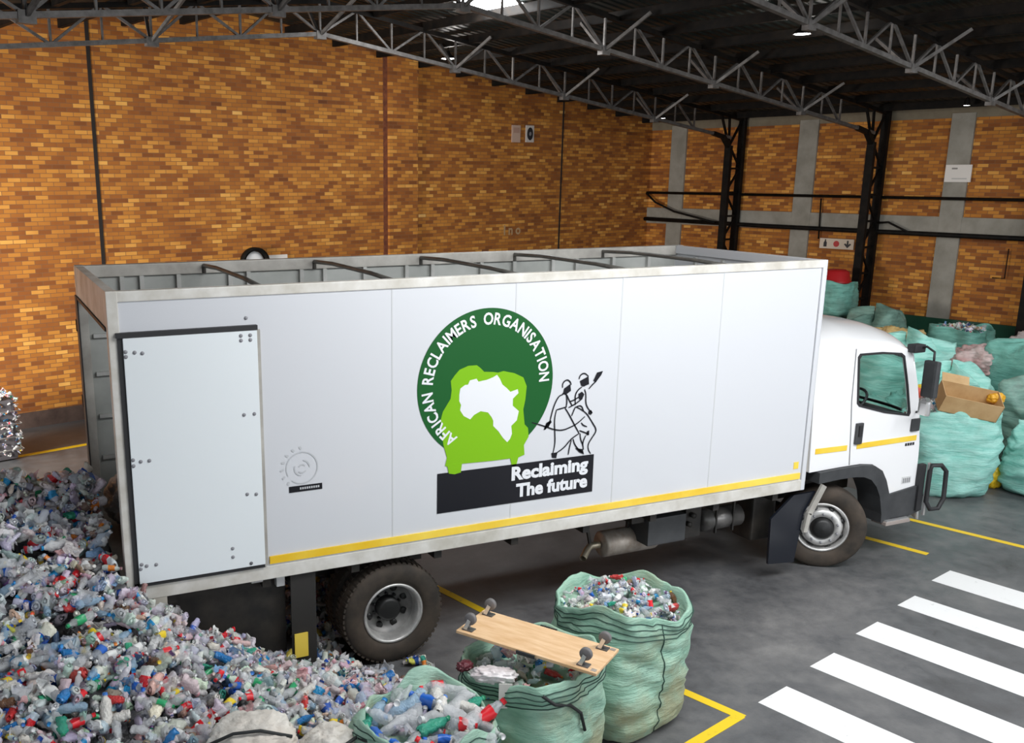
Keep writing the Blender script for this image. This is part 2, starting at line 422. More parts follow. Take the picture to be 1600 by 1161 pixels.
# lamps
M_lampw = mat('lamp_glow', (1, 1, 1), .5, emit=(1, 1, 1), estr=9)
def lamp(u, v, label, r=.16, drop=.35, power=25):
    z = rz(u) - drop
    t = empty('high_bay_lamp', B(u, v, z), A15); tag(t, label, 'lamp')
    MB().lathe([(.03, .16), (.05, .1), (r * .9, .03), (r, 0), (r * .96, 0), (r * .8, .03), (.02, .08)], (0, 0, 0), (0, 0, 1), 24).build('shade', M_blackpaint, t)
    MB().lathe([(.001, .012), (r * .8, .012), (r * .85, .0), (.001, -.004)], (0, 0, 0), (0, 0, 1), 24).build('diffuser', M_lampw, t)
    MB().cyl((0, 0, .14), (0, 0, drop - .05), .012, 8).build('hanging_rod', M_blackpaint, t)
    if power:
        l = bpy.data.lights.new('lamp_light', 'POINT'); l.energy = power; l.shadow_soft_size = .1; l.color = (1, .97, .92)
        lo = bpy.data.objects.new('lamp_light', l); COL.objects.link(lo); lo.parent = t; lo.location = (0, 0, -.12)
    return t
lamp(-9.7, -2.05, 'small lit roof lamp over the brick back wall beyond the truss', power=30)
l_ = bpy.data.lights.new('ridge_glow', 'POINT'); l_.energy = 140; l_.shadow_soft_size = .4
lo_ = bpy.data.objects.new('ridge_glow', l_); COL.objects.link(lo_); lo_.location = B(-11.6, -5.4, rz(-11.6) - .45)
lamp(-8.4, -9.3, 'lit roof lamp hanging behind the nearest truss, top right', .15, power=30)
lamp(-1.9, -1.35, 'tiny lit lamp in the dark roof corner, left one of two', .07, .3, power=0)
lamp(-1.55, -1.5, 'tiny lit lamp in the dark roof corner, right one of two', .07, .3, power=0)
lamp(-.9, -8.9, 'tiny lit lamp under the dark eaves above the white notice', .07, .25, power=0)
# translucent roof light at the ridge
mb = MB(); u0, u1 = -12.3, -11.2
mb.prism([(u0, rz(u0) - .06), (u1, rz(u1) - .06), (u1, rz(u1) - .05), (u0, rz(u0) - .05)], -5.75, -4.75)
o = bobj(mb, 'window_1', mat('roof_light', (1, 1, 1), .5, emit=(.95, .98, 1), estr=22)); tag(o, kind='structure')

# ================================================================ the truck (x forward, near side at y = 0)
M_panel = mat('white_panel', (.62, .63, .66), .35, spec=.5, coat=.3)
M_cab = mat('white_cab_paint', (.86, .86, .87), .22, spec=.6, coat=.6)
M_rail = noisy('aluminium_rail', (.52, .49, .43), (.72, .70, .66), 3, .5, .1)
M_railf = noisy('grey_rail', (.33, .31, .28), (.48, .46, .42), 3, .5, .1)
M_inner = noisy('box_lining', (.30, .31, .29), (.42, .43, .41), 1.5, .6)
M_rib = noisy('lining_rib', (.36, .36, .34), (.5, .5, .48), 3, .5, .2)
M_dark = mat('gasket_black', (.02, .02, .022), .6)
M_chassis = noisy('chassis_black', (.010, .009, .008), (.03, .025, .02), 5, .6)
M_tape = noisy('yellow_tape', (.80, .50, .02), (.92, .68, .10), 1.2, .4)
M_tyre = noisy('tyre_rubber', (.022, .018, .014), (.075, .055, .040), 4, .8, lo=.3, hi=.75)
M_rim = noisy('rim_steel', (.42, .41, .40), (.68, .67, .65), 5, .35, .5)
M_hub = mat('hub_black', (.012, .012, .012), .45)
M_plastic = noisy('dark_grey_plastic', (.035, .037, .040), (.055, .057, .06), 4, .55)
M_beige = noisy('beige_plate', (.40, .37, .31), (.50, .47, .41), 2, .6)
M_glass = mat('cab_glass', (.84, .90, .89), .02); M_glass.node_tree.nodes['Principled BSDF'].inputs['Transmission Weight'].default_value = 1.0
M_glass.node_tree.nodes['Principled BSDF'].inputs['IOR'].default_value = 1.03
M_glassd = mat('dark_glass', (.02, .03, .03), .05, spec=.8)
M_alu = mat('bright_aluminium', (.7, .7, .7), .3, .7)
M_rust = noisy('rusty_muffler', (.32, .26, .21), (.52, .47, .42), 7, .5, .5)

T = empty('box_truck', (0, 0, 0))
tag(T, 'white box truck with open-topped cargo box and round green emblem', 'truck')
BL, BW, Z0, Z1 = 7.56, 2.5, 1.20, 3.77
# cargo body: panels
side = MB().box((0.04, 0, Z0 + .02), (BL - .04, .035, Z1 - .06)).build('side_panel', M_panel, T); side['label'] = 'near side panel with the green emblem'
far = MB().box((0.04, BW - .035, Z0 + .02), (BL - .04, BW, Z1 - .06)).build('side_panel', M_panel, T)
MB().box((BL - .06, .03, Z0), (BL - .02, BW - .03, Z1 - .03)).build('front_bulkhead', M_panel, T)
MB().box((.02, .03, Z0 - .06), (BL - .02, BW - .03, Z0 + .02)).build('floor_deck', M_railf, T)
# lining and ribs inside
lin = MB().box((.06, BW - .06, Z0 + .02), (BL - .06, BW - .037, Z1 - .1)).build('inner_lining', M_inner, T)
for i, x in enumerate([.42, .62, 1.0, 1.55, 1.75, 2.35, 2.62, 3.1, 3.62, 3.95, 4.6, 5.05, 5.6, 5.95, 6.5, 7.05]):
    MB().box((x - .022, BW - .11, Z0 + .05), (x + .022, BW - .062, Z1 - .12)).build('lining_rib', M_rib, T)
for z in (1.75, 2.2, 2.65, 3.05):
    MB().box((.10, BW - .10, z - .02), (1.0, BW - .062, z + .02)).build('lining_rail', M_rib, T)
MB().box((1.0, BW - .13, Z1 - .34), (BL - .1, BW - .062, Z1 - .31)).build('lining_rail', M_rib, T)
for y in (.5, 1.0, 1.5, 2.0):
    MB().box((BL - .11, y - .02, Z0 + .05), (BL - .062, y + .02, Z1 - .12)).build('lining_rib', M_rib, T)
# rails
MB().box((.0, -.012, Z1 - .085), (BL, .07, Z1), bev=.008).build('top_rail', M_rail, T)
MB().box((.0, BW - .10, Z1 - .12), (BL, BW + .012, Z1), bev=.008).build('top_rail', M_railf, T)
MB().box((BL - .09, .071, Z1 - .10), (BL - .0, BW - .101, Z1), bev=.008).build('top_rail', M_panel, T)
MB().box((0, -.01, Z0 - .07), (BL, .05, Z0 + .055), bev=.006).build('bottom_rail', M_rail, T)
MB().box((0, BW - .05, Z0 - .07), (BL, BW + .01, Z0 + .055), bev=.006).build('bottom_rail', M_rail, T)
MB().box((BL - .03, -.015, Z0 - .07), (BL + .03, .08, Z1), bev=.012).build('corner_post', M_panel, T)
mb = MB(); mb.tube([(BL + .035, .07, Z0 + .02), (BL + .035, .07, Z1 - .12), (BL + .025, .10, Z1 - .08)], .06, 12); mb.build('rounded_front_edge', M_panel, T)
MB().box((BL, BW - .08, Z0), (BL + .06, BW + .01, Z1), bev=.02).build('corner_post', M_panel, T)
# rear frame (open at the back)
MB().box((-.03, -.016, Z0 - .3), (.06, .10, Z1 + .004), bev=.008).build('rear_post', M_rail, T)
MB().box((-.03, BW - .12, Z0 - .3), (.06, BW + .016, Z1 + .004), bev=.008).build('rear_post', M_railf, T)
MB().box((-.028, .101, Z1 - .30), (.05, BW - .121, Z1), bev=.006).build('rear_header', M_rail, T)
MB().box((-.045, BW - .17, Z0 - .3), (-.031, BW + .02, Z1 - .3)).build('door_gasket', M_dark, T)
MB().box((-.04, .10, Z1 - .33), (.05, BW - .121, Z1 - .301)).build('door_gasket', M_dark, T)
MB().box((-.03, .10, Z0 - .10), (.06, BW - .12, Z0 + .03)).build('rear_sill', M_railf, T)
for z in (3.15, 2.35, 1.6):
    MB().box((-.05, BW + .012, z - .06), (.02, BW + .09, z + .06)).build('hinge', M_blackpaint, T)
MB().box((.0, .101, 2.66), (.012, .36, 2.80)).build('paper_plate', M_whiteb, T)
# roof bows
for x in (1.27, 2.50, 3.80, 5.05, 6.33):
    mb = MB(); mb.tube([(x, .07, Z1 - .035), (x, .7, Z1 - .015), (x, 1.8, Z1 - .015), (x, BW - .10, Z1 - .04), (x, BW - .10, Z1 - .12)], .022, 8); mb.build('roof_bow', noisy('bow_steel', (.10, .095, .085), (.18, .17, .15), 4, .45, .3) if x == 1.27 else bpy.data.materials['bow_steel'], T)
# panel seams
for x in (2.42, 3.69, 4.90, 6.17):
    MB().box((x - .006, -.0025, Z0 + .06), (x + .006, .001, Z1 - .09)).build('panel_seam', mat('seam_grey', (.55, .56, .57), .6) if x == 2.42 else bpy.data.materials['seam_grey'], side)
# side door near the rear
DX0, DX1, DZ0, DZ1 = .045, 1.17, 1.275, 3.43
D = MB().box((DX0 + .03, -.045, DZ0 + .02), (DX1, -.006, DZ1 - .03), bev=.005).build('side_door', mat('door_white', (.77, .81, .83), .4), T); D['label'] = 'flush side door near the rear'
MB().box((DX0 - .02, -.05, DZ1 - .028), (DX1 + .005, -.002, DZ1 + .012)).build('door_gasket', M_dark, D)
MB().box((DX0 - .01, -.03, DZ0), (DX0 + .028, -.002, DZ1 - .028)).build('door_gasket', M_dark, D)
MB().box((DX0 - .01, -.03, DZ0 - .015), (DX1, -.002, DZ0 + .018)).build('door_gasket', M_dark, D)
MB().box((DX1 + .001, -.03, DZ0), (DX1 + .03, -.002, DZ1 - .03)).build('door_edge_strip', M_railf, D)
DOTS = [(1.03, 3.36), (1.11, 3.36), (1.03, 3.32), (1.11, 3.32), (0.09, 3.29), (0.16, 3.28), (0.22, 3.27), (0.09, 3.25), (1.03, 2.68), (1.12, 2.68), (0.09, 2.39), (0.15, 2.37), (0.22, 2.37), (0.09, 2.34), (1.03, 1.97), (1.11, 1.96), (0.88, 1.49), (0.88, 1.41), (0.1, 1.47), (0.09, 1.43), (0.14, 1.45), (0.22, 1.45), (1.04, 1.31), (1.04, 1.27), (1.09, 3.5)]
for x, z in DOTS:
    x = min(x, 1.13); mb = MB(); mb.lathe([(.001, .008), (.012, .007), (.017, .0)], (x, -.045 if z < 3.42 else -.001, max(z, DZ0 + .05)), (0, -1, 0), 10); mb.build('door_bolt', mat('bolt_grey', (.25, .25, .27), .5) if (x, z) == DOTS[0] else bpy.data.materials['bolt_grey'], D)
# reflective strip and marker
MB().box((1.22, -.016, Z0 + .075), (BL - .06, -.001, Z0 + .145)).build('yellow_strip', M_tape, T)
MB().box((BL - .16, -.006, Z0 + .20), (BL - .09, -.001, Z0 + .28)).build('yellow_marker', M_tape, T)

# decals on the side panel
def decal(name, poly, y, m, par=side):
    mb = MB(); mb.prism(poly, y - .0012, y); return mb.build(name, m, par)
def halves(poly, xs):    # split a flat outline so the part on the shinier panel is its own patch is not needed
    return poly
M_dg = mat('emblem_dark_green', (.009, .095, .020), .35, spec=.25)
M_lg = mat('emblem_light_green', (.20, .46, .008), .35, spec=.25)
M_dec = mat('decal_white', (.74, .75, .78), .35)
M_ink = mat('decal_black', (.010, .010, .014), .4, spec=.25)
CX, CZ, CRr = 3.395, 2.735, .728
disc = [(CX + CRr * math.cos(2 * PI * i / 96), CZ + CRr * math.sin(2 * PI * i / 96)) for i in range(96)]
decal('emblem_disc', disc, -.003, M_dg)
GREEN = [(3.19, 2.93), (3.28, 2.93), (3.32, 2.9), (3.36, 2.86), (3.46, 2.85), (3.51, 2.84), (3.57, 2.85), (3.69, 2.82), (3.79, 2.77), (3.83, 2.68), (3.82, 2.55), (3.8, 2.45), (3.82, 2.3), (3.86, 2.26), (3.87, 2.17), (3.82, 2.09), (3.83, 1.99), (3.76, 1.97), (3.74, 1.89), (3.69, 1.89), (3.67, 1.97), (3.48, 1.97), (3.14, 1.98), (3.13, 1.9), (3.07, 1.89), (3.02, 1.91), (3.0, 1.96), (2.96, 1.98), (2.98, 2.06), (2.94, 2.19), (2.93, 2.27), (2.91, 2.44), (2.93, 2.51), (2.97, 2.57), (3.01, 2.63), (3.02, 2.71), (3.01, 2.8), (3.05, 2.85), (3.1, 2.9)]
AFRICA = [(3.11, 2.72), (3.16, 2.75), (3.19, 2.75), (3.21, 2.79), (3.28, 2.8), (3.3, 2.77), (3.39, 2.78), (3.46, 2.8), (3.5, 2.82), (3.53, 2.78), (3.56, 2.72), (3.61, 2.68), (3.65, 2.64), (3.73, 2.66), (3.74, 2.62), (3.68, 2.57), (3.68, 2.5), (3.75, 2.44), (3.73, 2.35), (3.67, 2.3), (3.68, 2.22), (3.66, 2.17), (3.63, 2.14), (3.58, 2.19), (3.53, 2.26), (3.47, 2.32), (3.47, 2.37), (3.45, 2.41), (3.41, 2.46), (3.33, 2.48), (3.26, 2.45), (3.22, 2.41), (3.15, 2.45), (3.11, 2.51), (3.12, 2.56), (3.1, 2.6), (3.1, 2.66)]
decal('light_green_silhouette', GREEN, -.0045, M_lg)
decal('africa_map', AFRICA, -.006, M_dec)
decal('black_banner', [(2.88, 1.51), (4.65, 1.50), (4.65, 1.90), (2.88, 1.91)], -.0045, M_ink)
decal('green_drip', [(2.98, 1.99), (3.13, 1.99), (3.13, 1.895), (3.06, 1.885), (3.0, 1.90)], -.006, M_lg)
# text
def text_decal(name, s, x0, x1, z0, size, bold, y, m, par=side):
    vs, fs = text_geo(s, size, bold); xs = [v[0] for v in vs]; k = (x1 - x0) / (max(xs) - min(xs)); mn = min(xs)
    mb = MB(); mb.add([(x0 + (a - mn) * k, y, z0 + b) for a, b, c in vs], fs)
    return mb.build(name, m, par)
text_decal('banner_lettering', 'Reclaiming', 3.69, 4.585, 1.745, .185, .008, -.0062, M_dec)
text_decal('banner_lettering', 'The future', 3.745, 4.585, 1.565, .185, .008, -.0062, M_dec)
mb = MB(); txt = 'AFRICAN RECLAIMERS ORGANISATION'; RT = .575; HT = .112
wid = []
for ch in txt:
    if ch == ' ': wid.append(.075); continue
    vs, fs = text_geo(ch, HT / .72, .003); xs = [v[0] for v in vs]; wid.append((max(xs) - min(xs)) * .84 + .020)
a0, a1 = math.radians(-122), math.radians(-362.5)
tot = sum(wid); acc = 0
for ch, w in zip(txt, wid):
    a = a0 + (a1 - a0) * (acc + w / 2) / tot; acc += w
    if ch == ' ':
        mb.build('emblem_lettering', M_dec, side); mb = MB(); continue
    vs, fs = text_geo(ch, HT / .72, .004); vs = [(v[0] * .84, v[1], 0) for v in vs]; xs = [v[0] for v in vs]; mx = (max(xs) + min(xs)) / 2
    ca, sa = math.cos(a), math.sin(a)
    out = []
    for x, z, _ in vs:
        lx, lz = x - mx, z      # tangent is clockwise, up is outward
        rr = RT + lz
        out.append((CX + ca * rr + sa * lx, -.0064, CZ + sa * rr - ca * lx))
    mb.add(out, fs)
mb.build('emblem_lettering', M_dec, side)
LINES = [[(4.25, 2.56), (4.2, 2.55), (4.15, 2.46), (4.12, 2.35), (4.11, 2.3)], [(4.12, 2.31), (4.07, 2.26), (4.05, 2.23)], [(4.11, 2.29), (4.09, 2.24)], [(4.29, 2.55), (4.3, 2.47), (4.29, 2.43)], [(4.24, 2.57), (4.29, 2.56), (4.32, 2.5), (4.36, 2.44)], [(4.18, 2.41), (4.24, 2.42), (4.3, 2.43)], [(4.18, 2.41), (4.16, 2.32), (4.17, 2.19), (4.18, 2.07), (4.16, 1.97)], [(4.28, 2.42), (4.33, 2.35), (4.39, 2.25), (4.46, 2.14)], [(4.46, 2.14), (4.36, 2.09), (4.29, 2.01), (4.19, 1.96)], [(4.33, 2.48), (4.38, 2.49), (4.44, 2.52)], [(4.32, 2.42), (4.4, 2.45), (4.48, 2.5)], [(4.47, 2.62), (4.42, 2.59), (4.39, 2.54), (4.4, 2.44)], [(4.5, 2.59), (4.52, 2.54), (4.52, 2.45), (4.55, 2.39), (4.6, 2.34)], [(4.4, 2.42), (4.36, 2.33)], [(4.4, 2.42), (4.45, 2.4), (4.54, 2.34), (4.61, 2.24), (4.66, 2.17), (4.66, 2.13), (4.61, 2.07), (4.57, 2.01), (4.58, 1.95), (4.61, 1.91)], [(4.48, 2.25), (4.5, 2.22), (4.55, 2.2)], [(4.46, 2.17), (4.53, 2.14), (4.57, 2.12)], [(4.47, 2.14), (4.48, 2.07), (4.51, 2.02), (4.52, 1.96)], [(4.39, 2.09), (4.41, 2.03), (4.46, 1.97), (4.52, 1.93)], [(4.37, 2.08), (4.35, 2.0), (4.34, 1.93)], [(4.54, 2.11), (4.51, 2.05), (4.51, 2.0)], [(3.9, 2.31), (3.96, 2.29), (4.04, 2.26), (4.16, 2.21), (4.26, 2.19), (4.37, 2.22), (4.44, 2.25), (4.52, 2.31)], [(4.41, 2.42), (4.47, 2.43), (4.5, 2.37)], [(4.63, 2.66), (4.59, 2.63), (4.55, 2.59)], [(4.24, 2.63), (4.24, 2.68), (4.29, 2.71), (4.33, 2.68), (4.34, 2.65)], [(4.43, 2.7), (4.44, 2.74), (4.49, 2.76), (4.54, 2.72)]]
BLOBS = [[(4.26, 2.62), (4.33, 2.66), (4.34, 2.59), (4.29, 2.56), (4.25, 2.57)], [(4.44, 2.68), (4.54, 2.72), (4.55, 2.64), (4.49, 2.62), (4.46, 2.63)], [(4.64, 2.75), (4.71, 2.76), (4.69, 2.72), (4.63, 2.65), (4.6, 2.67)], [(4.43, 2.55), (4.47, 2.57), (4.5, 2.54), (4.48, 2.5), (4.44, 2.49)], [(4.56, 2.36), (4.59, 2.37), (4.61, 2.34), (4.59, 2.32), (4.56, 2.33)], [(4.55, 2.15), (4.58, 2.16), (4.58, 2.11), (4.55, 2.11)], [(4.14, 1.97), (4.21, 1.97), (4.2, 1.91), (4.15, 1.92)], [(4.42, 1.99), (4.51, 1.97), (4.53, 1.91), (4.47, 1.94)], [(4.07, 2.29), (4.12, 2.31), (4.13, 2.29), (4.06, 2.22), (4.04, 2.22)]]
def smooth(pts, it=2):
    for _ in range(it):
        q = [pts[0]]
        for a, b in zip(pts, pts[1:]):
            q += [(a[0] * .75 + b[0] * .25, a[1] * .75 + b[1] * .25), (a[0] * .25 + b[0] * .75, a[1] * .25 + b[1] * .75)]
        q.append(pts[-1]); pts = q
    return pts
def ribbon(mb, pts, w, y):
    pts = smooth(pts); vs = []; n = len(pts)
    for i, p in enumerate(pts):
        a = pts[max(i - 1, 0)]; b = pts[min(i + 1, n - 1)]; dx, dz = b[0] - a[0], b[1] - a[1]; l = math.hypot(dx, dz) or 1
        ww = w * (.65 + .35 * math.sin(PI * i / max(n - 1, 1)))
        vs += [(p[0] - dz / l * ww / 2, y, p[1] + dx / l * ww / 2), (p[0] + dz / l * ww / 2, y, p[1] - dx / l * ww / 2)]
    mb.add(vs, [(2 * i, 2 * i + 1, 2 * i + 3, 2 * i + 2) for i in range(n - 1)])
mb = MB()
for l in LINES: ribbon(mb, l, .014, -.0062)
for b in BLOBS: mb.prism(b, -.0062, -.005)
mb.build('walking_pair_drawing', M_ink, side)
# small grey emblem near the door
M_faint = mat('faded_print', (.50, .51, .53), .5)
mb = MB(); rc = (1.545, 2.135); R1 = .145
ring = [(rc[0] + R1 * math.cos(t), rc[1] + R1 * math.sin(t)) for t in np.linspace(-2.3, 3.6, 50)]
ribbon(mb, ring, .012, -.004)
for t in np.linspace(1.6, 3.9, 7):
    c0 = (rc[0] + .17 * math.cos(t), rc[1] + .17 * math.sin(t)); c1 = (rc[0] + .2 * math.cos(t + .06), rc[1] + .2 * math.sin(t + .06)); ribbon(mb, [c0, c1], .02, -.004)
for r0, t0, t1 in ((.07, 2.8, 4.6), (.07, .0, 1.4), (.045, 3.9, 5.6), (.03, .5, 2.8)):
    ribbon(mb, [(rc[0] + r0 * math.cos(t), rc[1] + r0 * math.sin(t)) for t in np.linspace(t0, t1, 8)], .014, -.004)
mb.build('faded_round_emblem', M_faint, side)
decal('small_black_label', [(1.42, 1.915), (1.73, 1.915), (1.73, 1.972), (1.42, 1.972)], -.003, M_ink)
mb = MB()
for i in range(9): mb.box((1.52 + i * .021, -.0052, 1.935), (1.534 + i * .021, -.0045, 1.955))
mb.build('small_label_print', M_faint, side)

# chassis
for y in (.80, 1.62):
    MB().box((.25, y, .86), (9.2, y + .08, 1.08)).build('chassis_rail', M_chassis, T)
for i in range(9):
    MB().box((.3 + i * .86, .05, Z0 - .17), (.38 + i * .86, BW - .05, Z0 - .061)).build('cross_member', M_chassis, T)
MB().box((.0, -.005, .88), (.30, .05, Z0 - .07)).build('rear_corner_plate', M_beige, T)
MB().box((.0, BW - .05, .88), (.30, BW + .005, Z0 - .07)).build('rear_corner_plate', M_beige, T)
MB().box((1.42, .04, .16), (1.66, .055, 1.13)).box((1.42, .055, 1.0), (1.46, .75, 1.05)).build('mudflap', mat('mudflap_black', (.022, .02, .018), .7), T)
MB().box((1.44, .025, .28), (1.57, .038, .52)).build('yellow_reflector', M_tape, T)
MB().box((1.30, .08, 1.0), (1.38, .16, 1.12), bev=.01).build('side_lamp', mat('side_lamp', (.6, .6, .6), .2), T)
MB().box((1.05, .02, 1.10), (1.16, .10, 1.14), bev=.01).build('door_latch', M_alu, T)
MB().box((.32, .16, .30), (1.40, .20, 1.12)).box((.32, .2, .9), (.40, 2.3, 1.1)).build('rear_underframe', M_chassis, T)

def tyre_profile(R, w):        # (radius, height) with height along the axle outward
    h = w / 2
    return [(R * .60, -h * .80), (R * .70, -h * .98), (R * .84, -h * 1.02), (R * .94, -h * .9), (R * .985, -h * .78), (R, -h * .4), (R, 0), (R, h * .4), (R * .985, h * .78), (R * .94, h * .9), (R * .84, h * 1.02), (R * .70, h * .98), (R * .60, h * .80), (R * .57, 0)]
def add_treads(mb, R, w, c, ax, n=56):
    if n == 0: return
    c = Vector(c); ax = Vector(ax).normalized(); x = Vector((0, 0, 1)); y = ax.cross(x)
    for side_ in (-1, 1):
        for k in range(n):
            a = 2 * PI * k / n; d = x * math.cos(a) + y * math.sin(a)
            p = c + d * (R * .992); q = p + ax * side_ * w * .40
            mb.bar(p + ax * side_ * w * .12, q, .034, .022, up=d)
def wheel(name, c, ax, R, w, dish, label):
    """c: centre of tyre; ax: outward axle direction; dish: <0 concave rim (rear), >0 convex (front)"""
    c = Vector(c); ax = Vector(ax).normalized()
    mb = MB(); mb.lathe(tyre_profile(R, w), c, ax, 56, closed=True); add_treads(mb, R, w, c, ax, 56 if dish < 0 else 0)
    ty = mb.build(name, M_tyre, T); ty['label'] = label
    r = R * .575; h = w / 2
    mb = MB(); mb.lathe([(r * 1.03, h * .72), (r * 1.05, h * .86), (r * .99, h * .9), (r * .95, h * .8), (r * .90, h * .55), (r * .88, 0), (r * .86, -h * .9)], c, ax, 48); mb.build('rim', M_rim, ty)
    if dish < 0:
        mb = MB(); mb.lathe([(r * .88, -h * .15), (r * .80, -h * .45), (r * .55, -h * .75), (r * .42, -h * .7), (.001, -h * .7)], c, ax, 40); mb.build('wheel_disc', noisy('disc_steel', (.13, .13, .13), (.28, .27, .26), 5, .5, .3) if 'disc_steel' not in bpy.data.materials else bpy.data.materials['disc_steel'], ty)
        mb = MB(); mb.lathe([(r * .40, -h * .7), (r * .40, h * .05), (r * .30, h * .15), (.001, h * .15)], c, ax, 24); mb.build('hub', M_hub, ty)
        t = Vector((0, 0, 1)); s_ = ax.cross(t)
        mb = MB()
        for k in range(8):
            a = 2 * PI * (k + .5) / 8; p = c + (t * math.cos(a) + s_ * math.sin(a)) * r * .68 + ax * (-h * .60)
            mb.lathe([(.001, .012), (.034, .012), (.038, -.01)], p, ax, 12)
        mb.build('hand_holes', M_hub, ty)
        mb = MB()
        for k in range(10):
            a = 2 * PI * k / 10; p = c + (t * math.cos(a) + s_ * math.sin(a)) * r * .47 + ax * (-h * .7)
            mb.cyl(p, p + ax * .035, .014, 8)
        mb.build('wheel_nuts', M_hub, ty)
    else:
        mb = MB(); mb.lathe([(r * .90, h * .1), (r * .84, h * .35), (r * .78, h * .85), (r * .70, h * 1.02), (r * .48, h * 1.02), (r * .46, h * .8)], c, ax, 44); mb.build('wheel_disc', M_rim, ty)
        mb = MB(); mb.lathe([(r * .46, h * .85), (r * .44, h * 1.1), (r * .38, h * 1.3), (r * .30, h * 1.42), (.001, h * 1.5)], c, ax, 32); mb.build('hub', M_hub, ty)
        t = Vector((0, 0, 1)); s_ = ax.cross(t); mb = MB()
        for k in range(10):
            a = 2 * PI * k / 10; p = c + (t * math.cos(a) + s_ * math.sin(a)) * r * .60 + ax * (h * 1.0)
            mb.cyl(p, p + ax * .03, .013, 8)
        mb.build('wheel_nuts', bpy.data.materials['bolt_grey'], ty)
        mb = MB()
        for k in range(8):
            a = 2 * PI * (k + .5) / 8; p = c + (t * math.cos(a) + s_ * math.sin(a)) * r * .815 + ax * (h * .62)
            mb.lathe([(.001, .02), (.030, .018), (.034, -.01)], p, ax + (t * math.cos(a) + s_ * math.sin(a)) * .8, 12)
        mb.build('hand_holes', M_hub, ty)
    return ty
RW = .516
wheel('rear_wheel', (2.46, .185, RW), (0, -1, 0), RW, .26, -1, 'outer rear wheel on the near side')
wheel('rear_wheel', (2.46, .50, RW), (0, -1, 0), RW, .26, -1, 'inner rear wheel on the near side')
wheel('rear_wheel', (2.46, BW - .185, RW), (0, 1, 0), RW, .26, -1, 'outer rear wheel on the far side')
wheel('rear_wheel', (2.46, BW - .50, RW), (0, 1, 0), RW, .26, -1, 'inner rear wheel on the far side')
st = math.radians(38)
wheel('front_wheel', (8.22, .27, RW), (-math.sin(st), -math.cos(st), 0), RW, .27, 1, 'steered front wheel on the near side')
wheel('front_wheel', (8.22, BW - .27, RW), (math.sin(st), math.cos(st), 0), RW, .27, 1, 'front wheel on the far side')
MB().cyl((2.46, .4, RW), (2.46, BW - .4, RW), .09, 14).lathe([(.1, -.2), (.22, -.1), (.22, .1), (.1, .2)], (2.46, 1.25, RW), (0, 1, 0), 20).build('rear_axle', M_chassis, T)
MB().cyl((8.22, .45, RW), (8.22, BW - .45, RW), .07, 12).build('front_axle', M_chassis, T)
MB().box((1.85, .83, .70), (3.1, .90, .80)).box((1.85, 1.6, .70), (3.1, 1.67, .80)).build('leaf_spring', M_chassis, T)
# equipment slung below the box
MB().box((5.63, .28, .63), (6.15, .70, .95), bev=.012).build('battery_box', M_plastic, T)
MB().box((5.45, .35, .9), (5.62, .75, 1.08)).build('battery_bracket', M_chassis, T)
mf = MB().lathe([(.001, 0), (.13, 0), (.15, .02), (.15, .70), (.13, .74), (.001, .74)], (5.24, .62, .60), (1, 0, 0), 28).build('muffler', M_rust, T)
MB().tube([(5.22, .62, .60), (5.10, .62, .60), (5.03, .58, .57), (4.93, .50, .52)], .04, 12, caps=False).build('tail_pipe', mat('tail_pipe', (.62, .55, .42), .35, .8), mf)
MB().bar((5.1, .62, .62), (5.02, .62, .95), .03).bar((5.6, .62, .74), (5.6, .62, 1.0), .03).build('muffler_bracket', M_chassis, mf)
MB().cyl((6.48, .42, .77), (7.02, .42, .77), .13, 24).build('air_tank', noisy('tank_grey', (.12, .115, .11), (.22, .21, .2), 5, .35, .6), T)
MB().box((6.2, .35, .62), (6.42, .7, 1.05)).cyl((6.27, .34, .90), (6.27, .28, .90), .03, 12).cyl((6.22, .34, .80), (6.22, .28, .80), .03, 12).build('valve_block', M_chassis, T)
for x in (6.6, 6.85): MB().bar((x, .3, .64), (x, .3, 1.0), .03, .02).build('tank_strap', M_chassis, T)
MB().box((7.15, .30, .45), (7.5, .62, 1.06), bev=.03).build('fuel_box', M_chassis, T)
mb = MB(); mb.prism([(7.52, 1.05), (7.86, 1.05), (7.70, .80), (7.62, .20), (7.22, .24), (7.20, .8)], .06, .09); mb.build('front_mudflap', mat('mudflap_dark_blue', (.010, .012, .018), .25), T)
MB().bar((7.93, .02, 1.13), (7.74, .02, .80), .08, .03, up=(0, 1, 0)).bar((7.74, .02, .81), (7.70, .02, .58), .06, .03, up=(0, 1, 0)).build('grey_bracket', M_railf, T)
MB().box((7.55, .7, .75), (9.1, 1.8, 1.25)).build('engine', M_chassis, T)

# ---------------------------------------------------------------- cab
from mathutils.geometry import tessellate_polygon
YN, YF = .08, 2.42
def pane(outer, holes, y, t):
    """flat sheet in x-z with holes, thickness t toward +y"""
    loops = [outer] + holes; vs = [Vector((x, z, 0)) for l in loops for x, z in l]
    tr = tessellate_polygon([[Vector((x, z, 0)) for x, z in l] for l in loops])
    n = len(vs); V = [(v.x, y, v.y) for v in vs] + [(v.x, y + t, v.y) for v in vs]
    F = [tuple(q) for q in tr] + [tuple(i + n for i in q[::-1]) for q in tr]; o = 0
    for l in loops:
        m = len(l)
        for i in range(m): F.append((o + i, o + (i + 1) % m, n + o + (i + 1) % m, n + o + i))
        o += m
    return V, F
SIDEP = [(7.74, 1.29), (7.70, 2.0), (7.66, 2.76), (8.24, 2.74), (8.80, 2.715), (9.10, 2.67), (9.22, 2.56), (9.36, 2.20), (9.46, 1.82), (9.53, 1.40), (9.55, .90), (9.08, .82), (8.99, 1.05), (8.90, 1.19), (8.76, 1.27), (8.55, 1.30), (8.2, 1.30)]
